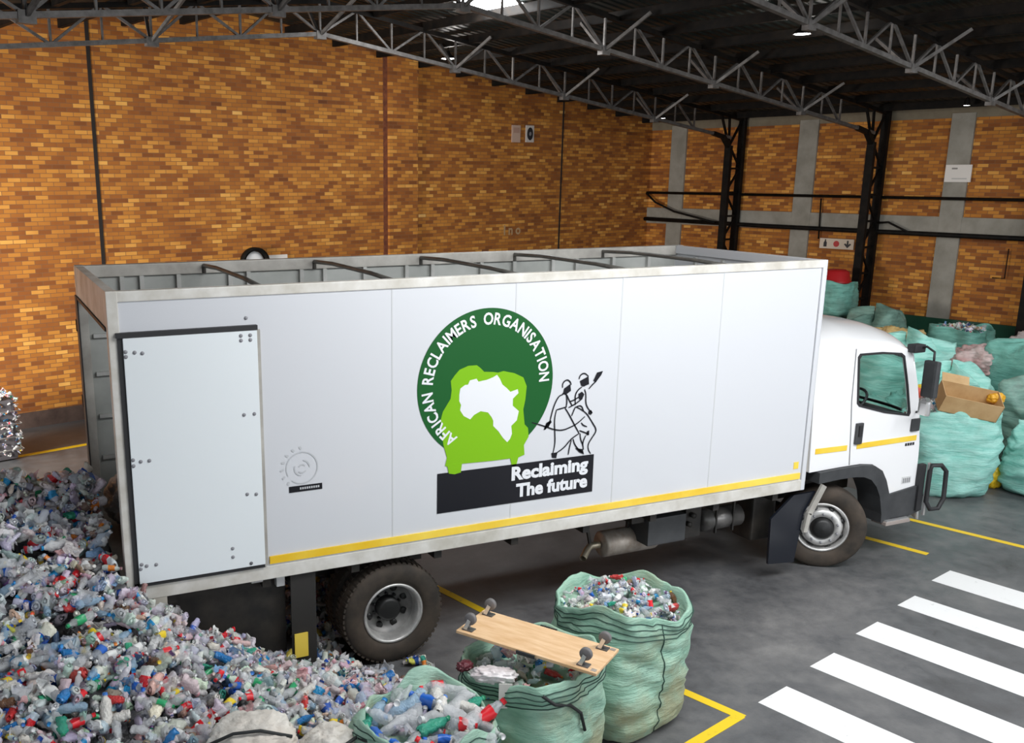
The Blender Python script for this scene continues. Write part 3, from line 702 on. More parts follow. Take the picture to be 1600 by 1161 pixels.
WIN = [(8.31, 2.62), (8.34, 2.66), (8.70, 2.655), (9.02, 2.62), (9.08, 2.58), (9.20, 2.22), (9.30, 1.86), (9.28, 1.82), (8.85, 1.90), (8.42, 2.02), (8.38, 2.06)]
for nm, y, t in (('cab_side', YN, .04), ('cab_side', YF - .04, .04)):
    mb = MB(); mb.add(*pane(SIDEP, [WIN], y, t)); mb.build(nm, M_cab, T)
    yy = y - .004 if y < 1 else y + t + .0
    mb = MB(); inner = [(8.80 + (x - 8.80) * .93, 2.27 + (z - 2.27) * .93) for x, z in WIN]
    mb.add(*pane(WIN, [inner], yy - (.003 if y < 1 else 0), .012)); w = mb.build('window_frame', M_dark, T)
    mb = MB(); mb.add(*pane(inner, [], y + .018, .004)); mb.build('window_pane', M_glass, w)
# door seams, handle, strips, small marks
def strip(name, pts, w, m, par=T, y=YN):
    mb = MB()
    for a, b in zip(pts, pts[1:]): mb.bar((a[0], y - .003, a[1]), (b[0], y - .003, b[1]), .006, w, up=(0, 0, 1)) if abs(b[0] - a[0]) > abs(b[1] - a[1]) else mb.bar((a[0], y - .003, a[1]), (b[0], y - .003, b[1]), w, .006, up=(0, 1, 0))
    return mb.build(name, m, par)
M_seam = mat('door_seam', (.25, .25, .26), .6)
strip('door_seam', [(8.27, 2.72), (8.29, 2.1), (8.33, 1.75), (8.37, 1.31)], .012, M_seam)
strip('yellow_strip', [(7.80, 1.54), (8.30, 1.53)], .065, M_tape)
strip('yellow_strip', [(8.46, 1.53), (9.46, 1.53)], .065, M_tape)
mb = MB(); mb.box((8.40, YN - .03, 1.56), (8.51, YN, 1.82), bev=.012); h = mb.build('door_handle_recess', M_plastic, T)
mb = MB(); mb.box((8.43, YN - .045, 1.66), (8.475, YN - .031, 1.79), bev=.006); mb.build('door_handle', M_dark, h)
MB().box((9.33, YN - .025, 1.62), (9.47, YN, 1.78), bev=.01).build('corner_vent', M_plastic, T)
mb = MB()
for i in range(4): mb.box((9.28 + i * .042, YN - .005, 1.44), (9.31 + i * .042, YN, 1.475))
mb.build('model_marks', M_dark, T)
mb = MB(); mb.box((9.30, YN - .004, .95), (9.46, YN, 1.04)); 
q = mb.build('small_sticker', mat('sticker_grey', (.62, .62, .62), .6), T)
mb = MB()
for i in range(4): mb.box((9.32 + i * .034, YN - .007, .96), (9.34 + i * .034, YN - .0045, 1.02))
mb.build('sticker_marks', M_seam, q)
# fender arch (dark grey plastic) and lower corner with step
OUT = [(7.86, 1.285), (8.2, 1.295), (8.55, 1.295), (8.75, 1.265), (8.89, 1.185), (8.98, 1.05), (9.08, .815), (9.12, .80), (9.12, .52), (8.97, .50)]
INN = [(8.96, .62), (8.90, .85), (8.82, .99), (8.72, 1.09), (8.60, 1.14), (8.45, 1.16), (8.2, 1.165), (7.86, 1.15)]
mb = MB(); mb.prism(OUT + INN, YN - .05, YN + .30); mb.build('wheel_arch', M_plastic, T)
mb = MB(); mb.prism([(x, z) for x, z in OUT + INN], YF - .30, YF + .05); mb.build('wheel_arch', M_plastic, T)
mb = MB(); mb.prism([(9.0, .84), (9.55, .90), (9.64, .86), (9.66, .56), (9.40, .50), (9.0, .50)], YN - .03, YN + .25); mb.build('step_housing', M_plastic, T)
mb = MB(); mb.box((9.0, YN - .10, .47), (9.42, YN + .12, .515), bev=.008); s0 = mb.build('step', mat('step_tread', (.42, .36, .33), .5, .3), T)
mb = MB(); mb.box((9.02, YN - .09, .516), (9.40, YN - .05, .53)); mb.build('step_edge', M_alu, s0)
# roof, front, back, floor lofts
def zc(x, y):
    t = (y - YN) / (YF - YN); s = 1 - abs(2 * t - 1) ** 3.2
    u = max(0, min(1, (x - 7.62) / 1.95))
    edge = np.interp(x, [7.62, 8.24, 8.8, 9.1, 9.22, 9.40], [2.76, 2.74, 2.715, 2.67, 2.58, 2.44])
    lift = np.interp(x, [7.62, 8.3, 8.9, 9.2, 9.40], [.28, .27, .20, .12, .05])
    return float(edge + lift * s)
nx, ny = 26, 28; mb = MB(); vs_ = []; fs_ = []
for i in range(nx + 1):
    x = 7.64 + 1.62 * i / nx
    for j in range(ny + 1):
        t = j / ny; y = YN + (YF - YN) * (.5 - .5 * math.cos(PI * t))
        fx = x + .30 * (1 - abs(2 * (y - YN) / (YF - YN) - 1) ** 2.5) * (i / nx) ** 1.5
        vs_.append((fx, y, zc(x, y)))
for i in range(nx):
    for j in range(ny): a = i * (ny + 1) + j; fs_.append((a, a + 1, a + ny + 2, a + ny + 1))
mb.add(vs_, fs_, 0, True); mb.build('cab_roof', M_cab, T)
# front face: columns across y, bulging forward
def fx(y, z):
    t = (y - YN) / (YF - YN); e = np.interp(z, [.5, .9, 1.4, 1.82, 2.2, 2.56, 2.62], [9.66, 9.56, 9.54, 9.47, 9.37, 9.24, 9.22])
    return float(e + .30 * (1 - abs(2 * t - 1) ** 2.5))
def front(name, z0, z1, y0, y1, off, m, par=T, nz=6, nyy=24):
    vs = []; fs = []
    for k in range(nz + 1):
        for j in range(nyy + 1):
            y = y0 + (y1 - y0) * j / nyy; z = z0 + (z1 - z0) * k / nz; vs.append((fx(y, z) + off, y, z))
    for k in range(nz):
        for j in range(nyy): a = k * (nyy + 1) + j; fs.append((a, a + 1, a + nyy + 2, a + nyy + 1))
    mb = MB(); mb.add(vs, fs, 0, True); o = mb.build(name, m, par)
    s = o.modifiers.new('thick', 'SOLIDIFY'); s.thickness = .03; s.offset = -1; return o
front('front_panel', .86, 1.72, YN, YF, 0, M_cab)
front('windshield', 1.72, 2.54, YN + .14, YF - .14, -.005, M_glass)
front('windshield_header', 2.50, 2.64, YN, YF, 0, M_cab, nz=2)
for y0, y1 in ((YN, YN + .15), (YF - .15, YF)): front('windshield_pillar', 1.72, 2.52, y0, y1, .0, M_cab, nyy=4)
front('grille', 1.12, 1.50, YN + .45, YF - .45, .012, M_plastic, nz=2)
front('bumper', .42, .86, YN + .02, YF - .02, .05, M_cab, nz=3)
for y0 in (YN + .10, YF - .50): front('headlamp', .62, .80, y0, y0 + .40, .065, M_alu, nz=1, nyy=6)
front('wiper', 1.76, 1.79, .5, 1.3, .01, M_dark, nz=1, nyy=8)
MB().box((7.66, YN + .04, 1.25), (7.72, YF - .04, 2.95)).build('cab_back', M_cab, T)
MB().box((7.62, YN + .02, 1.3), (7.76, YN + .06, 2.72)).build('cab_rear_pillar', M_railf, T)
MB().box((7.75, YN + .05, 1.29), (9.5, YF - .05, 1.36)).build('cab_floor', M_plastic, T)
M_seat = mat('seat_fabric', (.05, .05, .055), .9)
for y0, y1 in ((.30, .85), (1.0, 2.2)):
    s_ = MB().box((8.05, y0, 1.40), (8.60, y1, 1.72), bev=.04).build('seat', M_seat, T)
    mb = MB(); mb.prism([(7.95, 1.7), (8.12, 1.7), (8.02, 2.42), (7.86, 2.42)], y0, y1); mb.build('seat_back', M_seat, s_)
mb = MB(); mb.prism([(9.02, 1.37), (9.50, 1.37), (9.46, 1.78), (9.30, 1.84), (9.02, 1.74)], YN + .06, YF - .06); mb.build('dashboard', M_seat, T)
sw = MB(); c_ = Vector((8.86, 1.95, 1.93)); 
def sring(c, nrm, r, n=28):
    nrm = Vector(nrm).normalized(); x = nrm.cross(Vector((0, 1, 0))).normalized(); y = nrm.cross(x)
    return [c + (x * math.cos(2 * PI * i / n) + y * math.sin(2 * PI * i / n)) * r for i in range(n)]
for cy in (.58,):
    c_ = Vector((8.82, cy, 1.97)); sw.tube(sring(c_, (-.55, 0, .8), .21), .017, 8, closed=True)
    sw.bar(c_ - Vector((0, .2, 0)), c_ + Vector((0, .2, 0)), .03, .02).bar(c_, c_ + Vector((.28, 0, -.3)), .04)
sw.build('steering_wheel', M_dark, T)
# mirrors
ar = MB().tube([(9.22, YN, 2.64), (9.26, -.06, 2.70), (9.22, -.20, 2.66), (9.20, -.22, 2.54)], .014, 8).tube([(9.40, YN, 1.86), (9.34, -.08, 1.90), (9.24, -.20, 1.98), (9.22, -.22, 2.05)], .014, 8).build('mirror_arm', M_dark, T)
MB().box((9.16, -.30, 2.12), (9.24, -.12, 2.56), bev=.03).build('mirror', M_plastic, ar)
MB().box((9.14, -.27, 1.90), (9.20, -.13, 2.08), bev=.03).build('lower_mirror', M_alu, ar)
MB().box((9.12, -.02, 2.62), (9.30, YN + .02, 2.72), bev=.02).build('mirror_bracket', M_dark, T)
# tubular guard in front of the bumper corner
MB().tube([(9.66, -.04, 1.18), (9.80, -.06, 1.17), (9.90, -.06, 1.08), (9.92, -.06, .72), (9.84, -.06, .60), (9.72, -.04, .60), (9.66, -.02, .70), (9.66, -.02, 1.1)], .028, 10, closed=True).build('corner_guard', M_dark, T)
MB().bar((9.66, .0, 1.20), (9.66, .0, .52), .03, .03).build('corner_strip', M_alu, T)
MB().box((9.55, .02, .58), (9.64, .08, 1.18)).build('corner_trim', M_dark, T)

# ================================================================ woven bulk bags
def bag_mat(name, c1, c2, dirt, damount=.5, bump=.5):
    m = mat(name, c1, .5, spec=.35); n = N(m); v = n.coord()
    v2 = n.coord((1.2, 1.2, 7))
    f = n.noise(v2, 2.2, 6, .65)
    col = n.ramp(f, [(.32, c2), (.62, c1)])
    g = n.noise(v, 2.3, 6, .6)
    sp = n.new('ShaderNodeSeparateXYZ'); n.link(v, sp.inputs[0])
    low = n.math('MULTIPLY', n.math('SUBTRACT', 0.75, sp.outputs[2]), .35, True)
    dm = n.math('MULTIPLY', n.math('GREATER_THAN', n.math('ADD', g, low), .66), 1.0)
    soft = n.ramp(n.math('ADD', g, low), [(.52, (0, 0, 0)), (.78, (damount, damount, damount))])
    col = n.mix(soft, col, dirt)
    n.link(col, n.b.inputs['Base Color'])
    w = n.noise(n.coord((1, 1, 5)), 9, 4, .6)
    n.bump(n.math('ADD', f, n.math('MULTIPLY', w, .5)), bump, .05)
    n.b.inputs['Subsurface Weight'].default_value = 0
    return m
M_bag = bag_mat('woven_green_bag', (.36, .56, .44), (.22, .41, .31), (.33, .28, .16), .7)
M_bagd = bag_mat('woven_green_bag_soiled', (.38, .57, .46), (.26, .43, .33), (.36, .30, .16), .85)
M_bagc = bag_mat('woven_turquoise_bag', (.42, .78, .70), (.20, .56, .48), (.20, .34, .28), .35)
M_bagc2 = bag_mat('woven_turquoise_bag_dark', (.20, .48, .41), (.10, .30, .25), (.12, .18, .15), .5)
M_bagg = bag_mat('woven_greygreen_bag', (.22, .38, .32), (.10, .20, .17), (.16, .17, .14), .6)
M_bagp = bag_mat('pinkish_film', (.56, .48, .46), (.36, .31, .30), (.42, .16, .15), .6)
M_bagy = bag_mat('yellow_film', (.72, .50, .20), (.48, .33, .14), (.55, .45, .33), .6)
M_sack = bag_mat('dirty_white_sack', (.80, .78, .73), (.66, .63, .57), (.50, .36, .26), .35, .5)
M_cord = mat('dark_cord', (.02, .022, .022), .7)
M_strap = mat('dark_stitching', (.03, .07, .055), .8)

def nz(x, y, z, s=0): return noise.noise(Vector((x + s * 3.1, y - s * 1.7, z + s * .9)))
def bag_surface(hx, hy, h, seed, nth=72, nz_=26, wr=.03, lean=(0, 0), rimdrop=.12, hem=True, sq=3.2, bulge=.05, sag=.0):
    """returns rings of points for the outer wall; top ring last"""
    rings = []
    for j in range(nz_ + 1):
        t = j / nz_
        zz = h * t
        base = .86 + .14 * min(1, t / .10) ** .5 if t < .10 else 1.0
        prof = base * (1 + bulge * math.sin(PI * min(1, t)) - .03 * t)
        ring = []
        for k in range(nth):
            a = 2 * PI * k / nth; ca, sa = math.cos(a), math.sin(a)
            r = (abs(ca) ** sq + abs(sa) ** sq) ** (-1 / sq)
            wn = (nz(ca * 1.3, sa * 1.3, zz * 1.8, seed) * 1.6 + nz(ca * 3, sa * 3, zz * 9, seed + 5) * .9 + nz(ca * 7, sa * 7, zz * 16, seed + 9) * .4 + (.35 - abs(nz(ca * 2.2, sa * 2.2, zz * 7 + ca * 2, seed + 13)) * 2.2) * .8) * wr
            top = rimdrop * (nz(ca * 1.4, sa * 1.4, 0, seed + 20)) * t ** 3 * 2
            z = zz + top - sag * math.sin(PI * t) * (.5 + .5 * nz(ca, sa, 1, seed + 30))
            ring.append((hx * ca * r * prof + ca * wn + lean[0] * t, hy * sa * r * prof + sa * wn + lean[1] * t, max(z, .004)))
        rings.append(ring)
    return rings
def rings_mesh(mb, rings, mi=0, cap0=False, capN=False):
    n = len(rings[0]); vs = [p for r in rings for p in r]; fs = []
    for i in range(len(rings) - 1):
        for k in range(n): fs.append((i * n + k, i * n + (k + 1) % n, (i + 1) * n + (k + 1) % n, (i + 1) * n + k))
    if cap0: fs.append(tuple(range(n))[::-1])
    if capN: fs.append(tuple((len(rings) - 1) * n + k for k in range(n)))
    mb.add(vs, fs, mi, True)
def inset(ring, s, dz): 
    cx = sum(p[0] for p in ring) / len(ring); cy = sum(p[1] for p in ring) / len(ring)
    return [(cx + (p[0] - cx) * s, cy + (p[1] - cy) * s, p[2] + dz) for p in ring]
def bulk_bag(label, loc, hx, hy, h, rot, seed, m, group=None, open_top=True, depth=.16, loops=0, hemlines=3, **kw):
    t = empty('bulk_bag', loc, rot); tag(t, label, 'bag', group)
    R = bag_surface(hx, hy, h, seed, **kw); mb = MB()
    rings = list(R); top = R[-1]
    if open_top:
        rings += [inset(top, .985, .012), inset(top, .955, .0), inset(top, .94, -depth * .6), inset(top, .90, -depth)]
        rings += [inset(top, .5, -depth - .04), inset(top, .02, -depth - .03)]
    else:
        for s, dz in ((.93, .03), (.78, .06), (.5, .10), (.2, .13), (.02, .14)):
            r = inset(top, s, dz); r = [(p[0], p[1], p[2] + .07 * nz(p[0] * 4, p[1] * 4, 2, seed)) for p in r]; rings.append(r)
    rings_mesh(mb, rings, cap0=True); body = mb.build('woven_body', m, t)
    if hemlines:
        mb = MB()
        for q in range(hemlines):
            j = len(R) - 2 - q
            mb.tube([(x * 1.006, y * 1.006, z) for x, y, z in R[j]], .0045, 5, closed=True)
        mb.build('stitched_hem', M_strap, t)
    return t, R

def blob(name, c, r, rot, seed, m, label, cat, par=None, amp=.16, fr=2.2, flat=2.6, sub_=5):
    mb = MB(); bm = bmesh.new(); bmesh.ops.create_icosphere(bm, subdivisions=sub_, radius=1)
    for v in bm.verts:
        p = v.co.copy(); d = nz(p.x * fr, p.y * fr, p.z * fr, seed) * amp * 1.4 + abs(nz(p.x * fr * 2.5, p.y * fr * 2.5, p.z * fr * 2.5, seed + 3)) * amp * -1.3 + nz(p.x * 11, p.y * 11, p.z * 11, seed) * amp * .3
        k_ = (abs(p.x) ** flat + abs(p.y) ** flat + abs(p.z) ** flat) ** (-1 / flat)
        v.co = Vector((p.x * r[0], p.y * r[1], p.z * r[2])) * (k_ + d)
    mb.add([v.co for v in bm.verts], [[v.index for v in f.verts] for f in bm.faces], 0, True); bm.free()
    o = mb.build(name, m, par)
    o.location = c; o.rotation_euler = (0, 0, rot)
    if not par: tag(o, label, cat)
    return o

# ---------------------------------------------------------------- crushed plastic bottles
def bottle_arrays(seed, ns=9, L=.25, r=.036, crush=.5):
    rg = np.random.RandomState(seed)
    prof = [(0.0, .55), (.02, .9), (.08, 1), (.16, .97), (.24, .90), (.32, 1), (.45, 1), (.58, 1), (.66, .93), (.74, .86), (.84, .52), (.90, .34), (.905, .44), (1.0, .44)]
    V = []; sq = .45 + .5 * rg.rand() * (1 - crush * .4); bend = (rg.rand() - .5) * .5; tw = rg.rand() * 2
    ph = rg.rand(6) * 6
    for t, pr_ in prof:
        squ = sq + (1 - sq) * abs(math.sin(2.2 * t + ph[0])) * .6 if t < .85 else 1
        for k in range(ns):
            a = 2 * PI * k / ns + tw * t * .4
            rr = r * pr_ * (1 + (.16 * math.sin(3 * a + 9 * t + ph[1]) + .12 * math.sin(2 * a - 17 * t + ph[2])) * (crush if t < .85 else 0))
            x, y = rr * math.cos(a), rr * math.sin(a) * squ
            z = (t - .5) * L
            V.append((x + bend * z * z * 2.0 * (1 if t < 2 else 0), y, z))
    m = len(prof); F = []
    V = [tuple(np.array(v) + rg.randn(3) * r * .13 * crush) if i < ns * (m - 3) else v for i, v in enumerate(V)]
    for i in range(m - 1):
        for k in range(ns): F.append((i * ns + k, i * ns + (k + 1) % ns, (i + 1) * ns + (k + 1) % ns, (i + 1) * ns + k))
    ring_of_face = [i for i in range(m - 1) for k in range(ns)]
    # end caps as quads/ngon centre fans kept simple: triangle fans
    V.append((0, 0, -.5 * L + .012)); V.append((V[(m - 1) * ns][0] * 0, 0, .5 * L + .001))
    c0, c1 = len(V) - 2, len(V) - 1
    T3 = [(k, (k + 1) % ns, c0) for k in range(ns)] + [((m - 1) * ns + (k + 1) % ns, (m - 1) * ns + k, c1) for k in range(ns)]
    return np.array(V), F, ring_of_face, T3, ns, m

def bottle_shader(name, alpha_fixed=None, color=None, rough=.10):
    m = mat(name, color or (.7, .72, .74), rough, spec=.7); n = N(m)
    out = n.t.nodes['Material Output']
    tr = n.new('ShaderNodeBsdfTransparent'); mx = n.new('ShaderNodeMixShader')
    if color is None:
        at = n.new('ShaderNodeAttribute'); at.attribute_name = 'Col'
        n.link(at.outputs['Color'], n.b.inputs['Base Color']); fac = at.outputs['Alpha']
        tint = n.mix(.35, (1, 1, 1), at.outputs['Color']); n.link(tint, tr.inputs[0])
    else:
        fac = alpha_fixed; tr.inputs[0].default_value = (.35 * color[0] + .65, .35 * color[1] + .65, .35 * color[2] + .65, 1)
    f = n.noise(n.coord(), 42 if color else 26, 3, .6); 
    bp = n.new('ShaderNodeBump'); bp.inputs['Strength'].default_value = 1.0; bp.inputs['Distance'].default_value = .02
    n.link(f, bp.inputs['Height']); n.link(bp.outputs[0], n.b.inputs['Normal'])
    if isinstance(fac, float): mx.inputs[0].default_value = fac
    else: n.link(fac, mx.inputs[0])
    n.link(tr.outputs[0], mx.inputs[1]); n.link(n.b.outputs[0], mx.inputs[2]); n.link(mx.outputs[0], out.inputs[0])
    return m
M_scrap = bottle_shader('mixed_plastic')

BODYC = [((.95, .95, .97), .68, 54), ((.82, .85, .88), .48, 30), ((.70, .80, .90), .55, 12), ((.45, .66, .58), .55, 4), ((.03, .26, .62), .8, 3),
         ((.04, .42, .26), .75, 2), ((.84, .80, .76), .9, 11), ((.84, .60, .56), .8, 6), ((.38, .24, .18), .8, 3), ((.78, .62, .10), .95, 1.5), ((.66, .06, .06), .95, 1.5), ((.60, .55, .68), .7, 4), ((.04, .08, .18), .9, 3), ((.22, .21, .22), .7, 7)]
LABC = [((.70, .02, .03), 15), ((.02, .10, .50), 15), ((.02, .30, .62), 9), ((.80, .80, .78), 14), ((.03, .36, .14), 4), ((.82, .60, .03), 4), ((.80, .24, .03), 4), (None, 75), ((.78, .35, .40), 7), ((.22, .10, .30), 3)]
def pick(rg, lst, wi=-1):
    w = np.array([l[wi] for l in lst], float); return lst[rg.choice(len(lst), p=w / w.sum())]
VARS = [bottle_arrays(100 + i, 8, .25 if i % 3 else .31, .036 if i % 3 else .044, .55 + .3 * (i % 2)) for i in range(10)]
FILM = .35
def scrap_mesh(name, places, par=None, extra=None, seed=1, scale=1.0, labels=True):
    """many bottles as ONE mesh; places: list of (x,y,z)"""
    rg = np.random.RandomState(seed); VV_ = []; LT = []; LI = []; CO = []; off = 0; films = []
    for p in places:
        V, F, rof, T3, ns, m = VARS[rg.randint(len(VARS))]
        q = rg.randn(4); q[0] *= .6; q /= np.linalg.norm(q); w, x, y, z = q
        Rm = np.array([[1 - 2 * (y * y + z * z), 2 * (x * y - z * w), 2 * (x * z + y * w)], [2 * (x * y + z * w), 1 - 2 * (x * x + z * z), 2 * (y * z - x * w)], [2 * (x * z - y * w), 2 * (y * z + x * w), 1 - 2 * (x * x + y * y)]])
        if abs(Rm[2, 2]) > .75 and rg.rand() < .7: Rm = Rm[:, [2, 0, 1]]
        s = scale * (.50 + .50 * rg.rand()); vv = (V * np.array([s * (1 + .5 * rg.rand()), s, s * (.55 + .45 * rg.rand())])) @ Rm.T + np.array(p)
        bc = pick(rg, BODYC); lc = pick(rg, LABC)[0] if labels and bc[1] < .8 else None
        c = np.array([*[min(1, max(0, v * (.85 + .3 * rg.rand()))) for v in bc[0]], bc[1]])
        capc = pick(rg, LABC)[0] or (.8, .8, .8)
        fc = np.tile(c, (len(F) + len(T3), 1)); rof_ = np.array(rof)
        if lc is not None:
            mlab = (rof_ >= 5) & (rof_ <= 7); idx = np.nonzero(mlab)[0]; fc[idx] = (*lc, .97)
        idx = np.nonzero(rof_ >= m - 2)[0]; fc[idx] = (*capc, 1)
        VV_.append(vv)
        if rg.rand() < FILM: films.append(np.array(p) + rg.randn(3) * .02)
        Fq = np.array(F) + off; Ft = np.array(T3) + off
        LI.append(Fq.ravel()); LI.append(Ft.ravel()); LT += [4] * len(F) + [3] * len(T3)
        CO.append(np.repeat(fc[:len(F)], 4, axis=0)); CO.append(np.repeat(fc[len(F):], 3, axis=0)); off += len(V)
    G = 5; gi, gj = np.meshgrid(np.arange(G), np.arange(G), indexing='ij'); fq = np.array([(i * G + j, i * G + j + 1, (i + 1) * G + j + 1, (i + 1) * G + j) for i in range(G - 1) for j in range(G - 1)])
    for p in films:
        s = scale * rg.uniform(.03, .075); u_ = (gi.ravel() - 2) / 2 * s; v_ = (gj.ravel() - 2) / 2 * s * rg.uniform(.5, 1)
        w_ = rg.randn(G * G) * s * .42; q = np.linalg.qr(rg.randn(3, 3))[0]
        if abs(q[2, 2]) < .5: q = q[[2, 0, 1]]
        vv = np.stack([u_, v_, w_], -1) @ q.T + p + np.array([0, 0, .02]); VV_.append(vv); LI.append((fq + off).ravel()); LT += [4] * len(fq)
        c = [(.92, .92, .93, .55), (.85, .86, .9, .45), (.88, .82, .80, .8), (.9, .9, .88, .9), (.80, .45, .45, .8), (.25, .45, .75, .8)][rg.choice(6, p=[.34, .28, .12, .14, .07, .05])]
        CO.append(np.tile(np.array(c), (4 * len(fq), 1))); off += G * G
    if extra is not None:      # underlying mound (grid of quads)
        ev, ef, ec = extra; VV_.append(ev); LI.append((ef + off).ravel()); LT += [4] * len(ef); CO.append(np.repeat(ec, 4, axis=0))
    V = np.concatenate(VV_); I = np.concatenate(LI).astype(np.int32); LT = np.array(LT, np.int32); C_ = np.concatenate(CO).astype(np.float32)
    me = bpy.data.meshes.new(name); me.vertices.add(len(V)); me.vertices.foreach_set('co', V.ravel())
    me.loops.add(len(I)); me.loops.foreach_set('vertex_index', I); me.polygons.add(len(LT))
    st_ = np.concatenate([[0], np.cumsum(LT)[:-1]]).astype(np.int32); me.polygons.foreach_set('loop_start', st_); me.polygons.foreach_set('loop_total', LT)
    me.polygons.foreach_set('use_smooth', np.ones(len(LT), bool))
    ca = me.color_attributes.new('Col', 'FLOAT_COLOR', 'CORNER'); ca.data.foreach_set('color', C_.ravel())
    me.materials.append(M_scrap); me.update(calc_edges=True); me.validate()
    o = bpy.data.objects.new(name, me); COL.objects.link(o)
    if par: o.parent = par
    return o

# individual bottles: one of each kind with body, cap and label, then copied
KINDS = [  # label text, body colour, alpha, label colour, cap colour, weight
    ('crushed clear plastic bottle with a red wrapper', (.78, .80, .83), .40, (.72, .02, .03), (.72, .02, .03), 9),
    ('crushed clear plastic bottle with a blue wrapper', (.74, .79, .86), .40, (.02, .13, .55), (.02, .13, .55), 10),
    ('crushed clear plastic bottle with a white wrapper', (.80, .81, .83), .55, (.82, .82, .80), (.80, .80, .80), 12),
    ('crushed clear plastic bottle with a green wrapper', (.76, .80, .79), .40, (.03, .36, .14), (.03, .36, .14), 4),
    ('crushed clear plastic bottle with a yellow wrapper', (.80, .80, .76), .40, (.85, .62, .03), (.8, .1, .03), 4),
    ('crushed bare clear plastic bottle, wrapper gone', (.88, .89, .91), .44, None, (.80, .80, .80), 42),
    ('crushed pale blue plastic bottle, wrapper gone', (.48, .68, .86), .55, None, (.04, .3, .7), 9),
    ('crushed deep blue plastic bottle', (.02, .25, .66), .85, None, (.02, .1, .4), 3),
    ('crushed green plastic bottle', (.03, .40, .26), .8, None, (.03, .3, .15), 3),
    ('crushed opaque white plastic bottle', (.78, .75, .70), .97, None, (.05, .2, .6), 8),
    ('crushed red plastic bottle', (.70, .04, .04), .95, None, (.75, .72, .70), 3),
    ('crushed brown plastic bottle', (.20, .09, .04), .85, None, (.8, .55, .05), 3),
]
PROTO = {}
def bottle_proto(kind, var):
    key = (kind, var)
    if key in PROTO: return PROTO[key]
    lab, bc, al, lc, cc, w = KINDS[kind]
    V, F, rof, T3, ns, m = bottle_arrays(500 + kind * 7 + var, 14, .27 if var else .23, .041, .6)
    rof = np.array(rof)
    def sub(fsel, tri):
        ids = sorted({i for f in fsel for i in f} | {i for f in tri for i in f}); mp = {i: k for k, i in enumerate(ids)}
        return V[ids], [tuple(mp[i] for i in f) for f in fsel] + [tuple(mp[i] for i in f) for f in tri]
    nm = 'kindmat_%d' % kind
    if nm not in bpy.data.materials:
        bottle_shader(nm, al, bc); mat(nm + '_c', cc, .35)
        if lc: mat(nm + '_l', lc, .3)
    Fb = [f for f, r in zip(F, rof) if r < m - 2]; Fc = [f for f, r in zip(F, rof) if r >= m - 2]
    def mesh(v, f, mt):
        me = bpy.data.meshes.new('plastic_bottle'); me.from_pydata([tuple(a) for a in v], [], f); me.materials.append(mt)
        me.polygons.foreach_set('use_smooth', [True] * len(f)); me.update(); return me
    b = mesh(*sub(Fb, T3[:ns]), bpy.data.materials[nm]); c = mesh(*sub(Fc, T3[ns:]), bpy.data.materials[nm + '_c']); l = None
    if lc:
        Fl = [f for f, r in zip(F, rof) if 5 <= r <= 7]; v, f = sub(Fl, []); v = v * np.array([1.04, 1.04, 1.0]) ; l = mesh(v, f, bpy.data.materials[nm + '_l'])
    PROTO[key] = (b, c, l); return PROTO[key]
rgb_ = np.random.RandomState(11)
def put_bottle(p, place, group, sc=1.0, kinds=None):
    ws = np.array([k[5] for k in KINDS], float)
    if kinds is not None: ws = ws * np.array([k in kinds for k in range(len(KINDS))])
    kd = rgb_.choice(len(KINDS), p=ws / ws.sum()); var = rgb_.randint(3)
    b, c, l = bottle_proto(kd, var)
    o = bpy.data.objects.new('plastic_bottle', b); COL.objects.link(o)
    o.location = p; tilt = PI / 2 + rgb_.randn() * .45
    o.rotation_euler = (tilt, rgb_.rand() * 6.28, rgb_.rand() * 6.28); s = sc * (.68 + .30 * rgb_.rand()); o.scale = (s, s, s * (.75 + .3 * rgb_.rand()))
    tag(o, KINDS[kd][0] + place, 'bottle', KINDS[kd][0].replace('crushed ', '').replace('plastic bottle', 'bottles') + ', ' + group)
    cc = bpy.data.objects.new('cap', c); COL.objects.link(cc); cc.parent = o
    if l: ll = bpy.data.objects.new('wrapper', l); COL.objects.link(ll); ll.parent = o
    return o

# ---------------------------------------------------------------- the mound of bottles
CPTS = np.array([(-.07, -.35, 1.30), (.22, -.35, 1.05), (.69, -.35, .76), (1.2, -.35, .46), (1.5, -.2, .24), (1.65, -.35, .28), (2.1, -.42, .18), (2.5, -.6, .0), (2.9, -1, 0),
    (.2, .3, .62), (.7, .25, .40), (1.2, .25, .20), (1.7, .15, .08), (2.2, .0, .0), (3, .2, 0), (1.5, .7, 0), (.5, .9, .1), (2.4, -.3, 0.02),
    (-1, -1, 1.12), (-.5, -1, 1.17), (0, -1, 1.10), (.6, -1, .86), (1.1, -1, .62), (1.6, -1, .40), (2.0, -1, .25),
    (-1, -2, .98), (0, -2, .84), (.6, -2, .70), (1.2, -1.9, .50), (1.8, -1.6, .26), (2.4, -1.4, .0),
    (-1, -3, .75), (0, -3, .6), (.8, -3, .42), (1.5, -3, .1), (-1, -4, .3), (.5, -4, 0),
    (-2, -3, .8), (-2, -2, 1.), (-2, -1, 1.25), (-2, 0, 1.6), (-2, 1, 1.9), (-2, 2, 1.7), (-3, 1, 1.5), (-3, -1, 1.2), (-2, 4, .4), (-3, 4, 0), (-3.8, 0, .5),
    (-.15, .5, 1.66), (-.9, .5, 1.78), (-.9, 1.3, 1.93), (-.3, 1.2, 1.90), (-.9, 2, 1.62), (-.3, 2, 1.60), (-.12, 1.5, 1.82), (-.9, 3, .9), (-.3, 3, .8), (-.9, 4, .1), (0, 3.6, .0), (-.12, 0, 1.52), (.3, 2.9, 0), (-.9, 0, 1.55), (-.9, -.5, 1.3), (-.45, -.2, 1.42), (-1, 5, 0)])
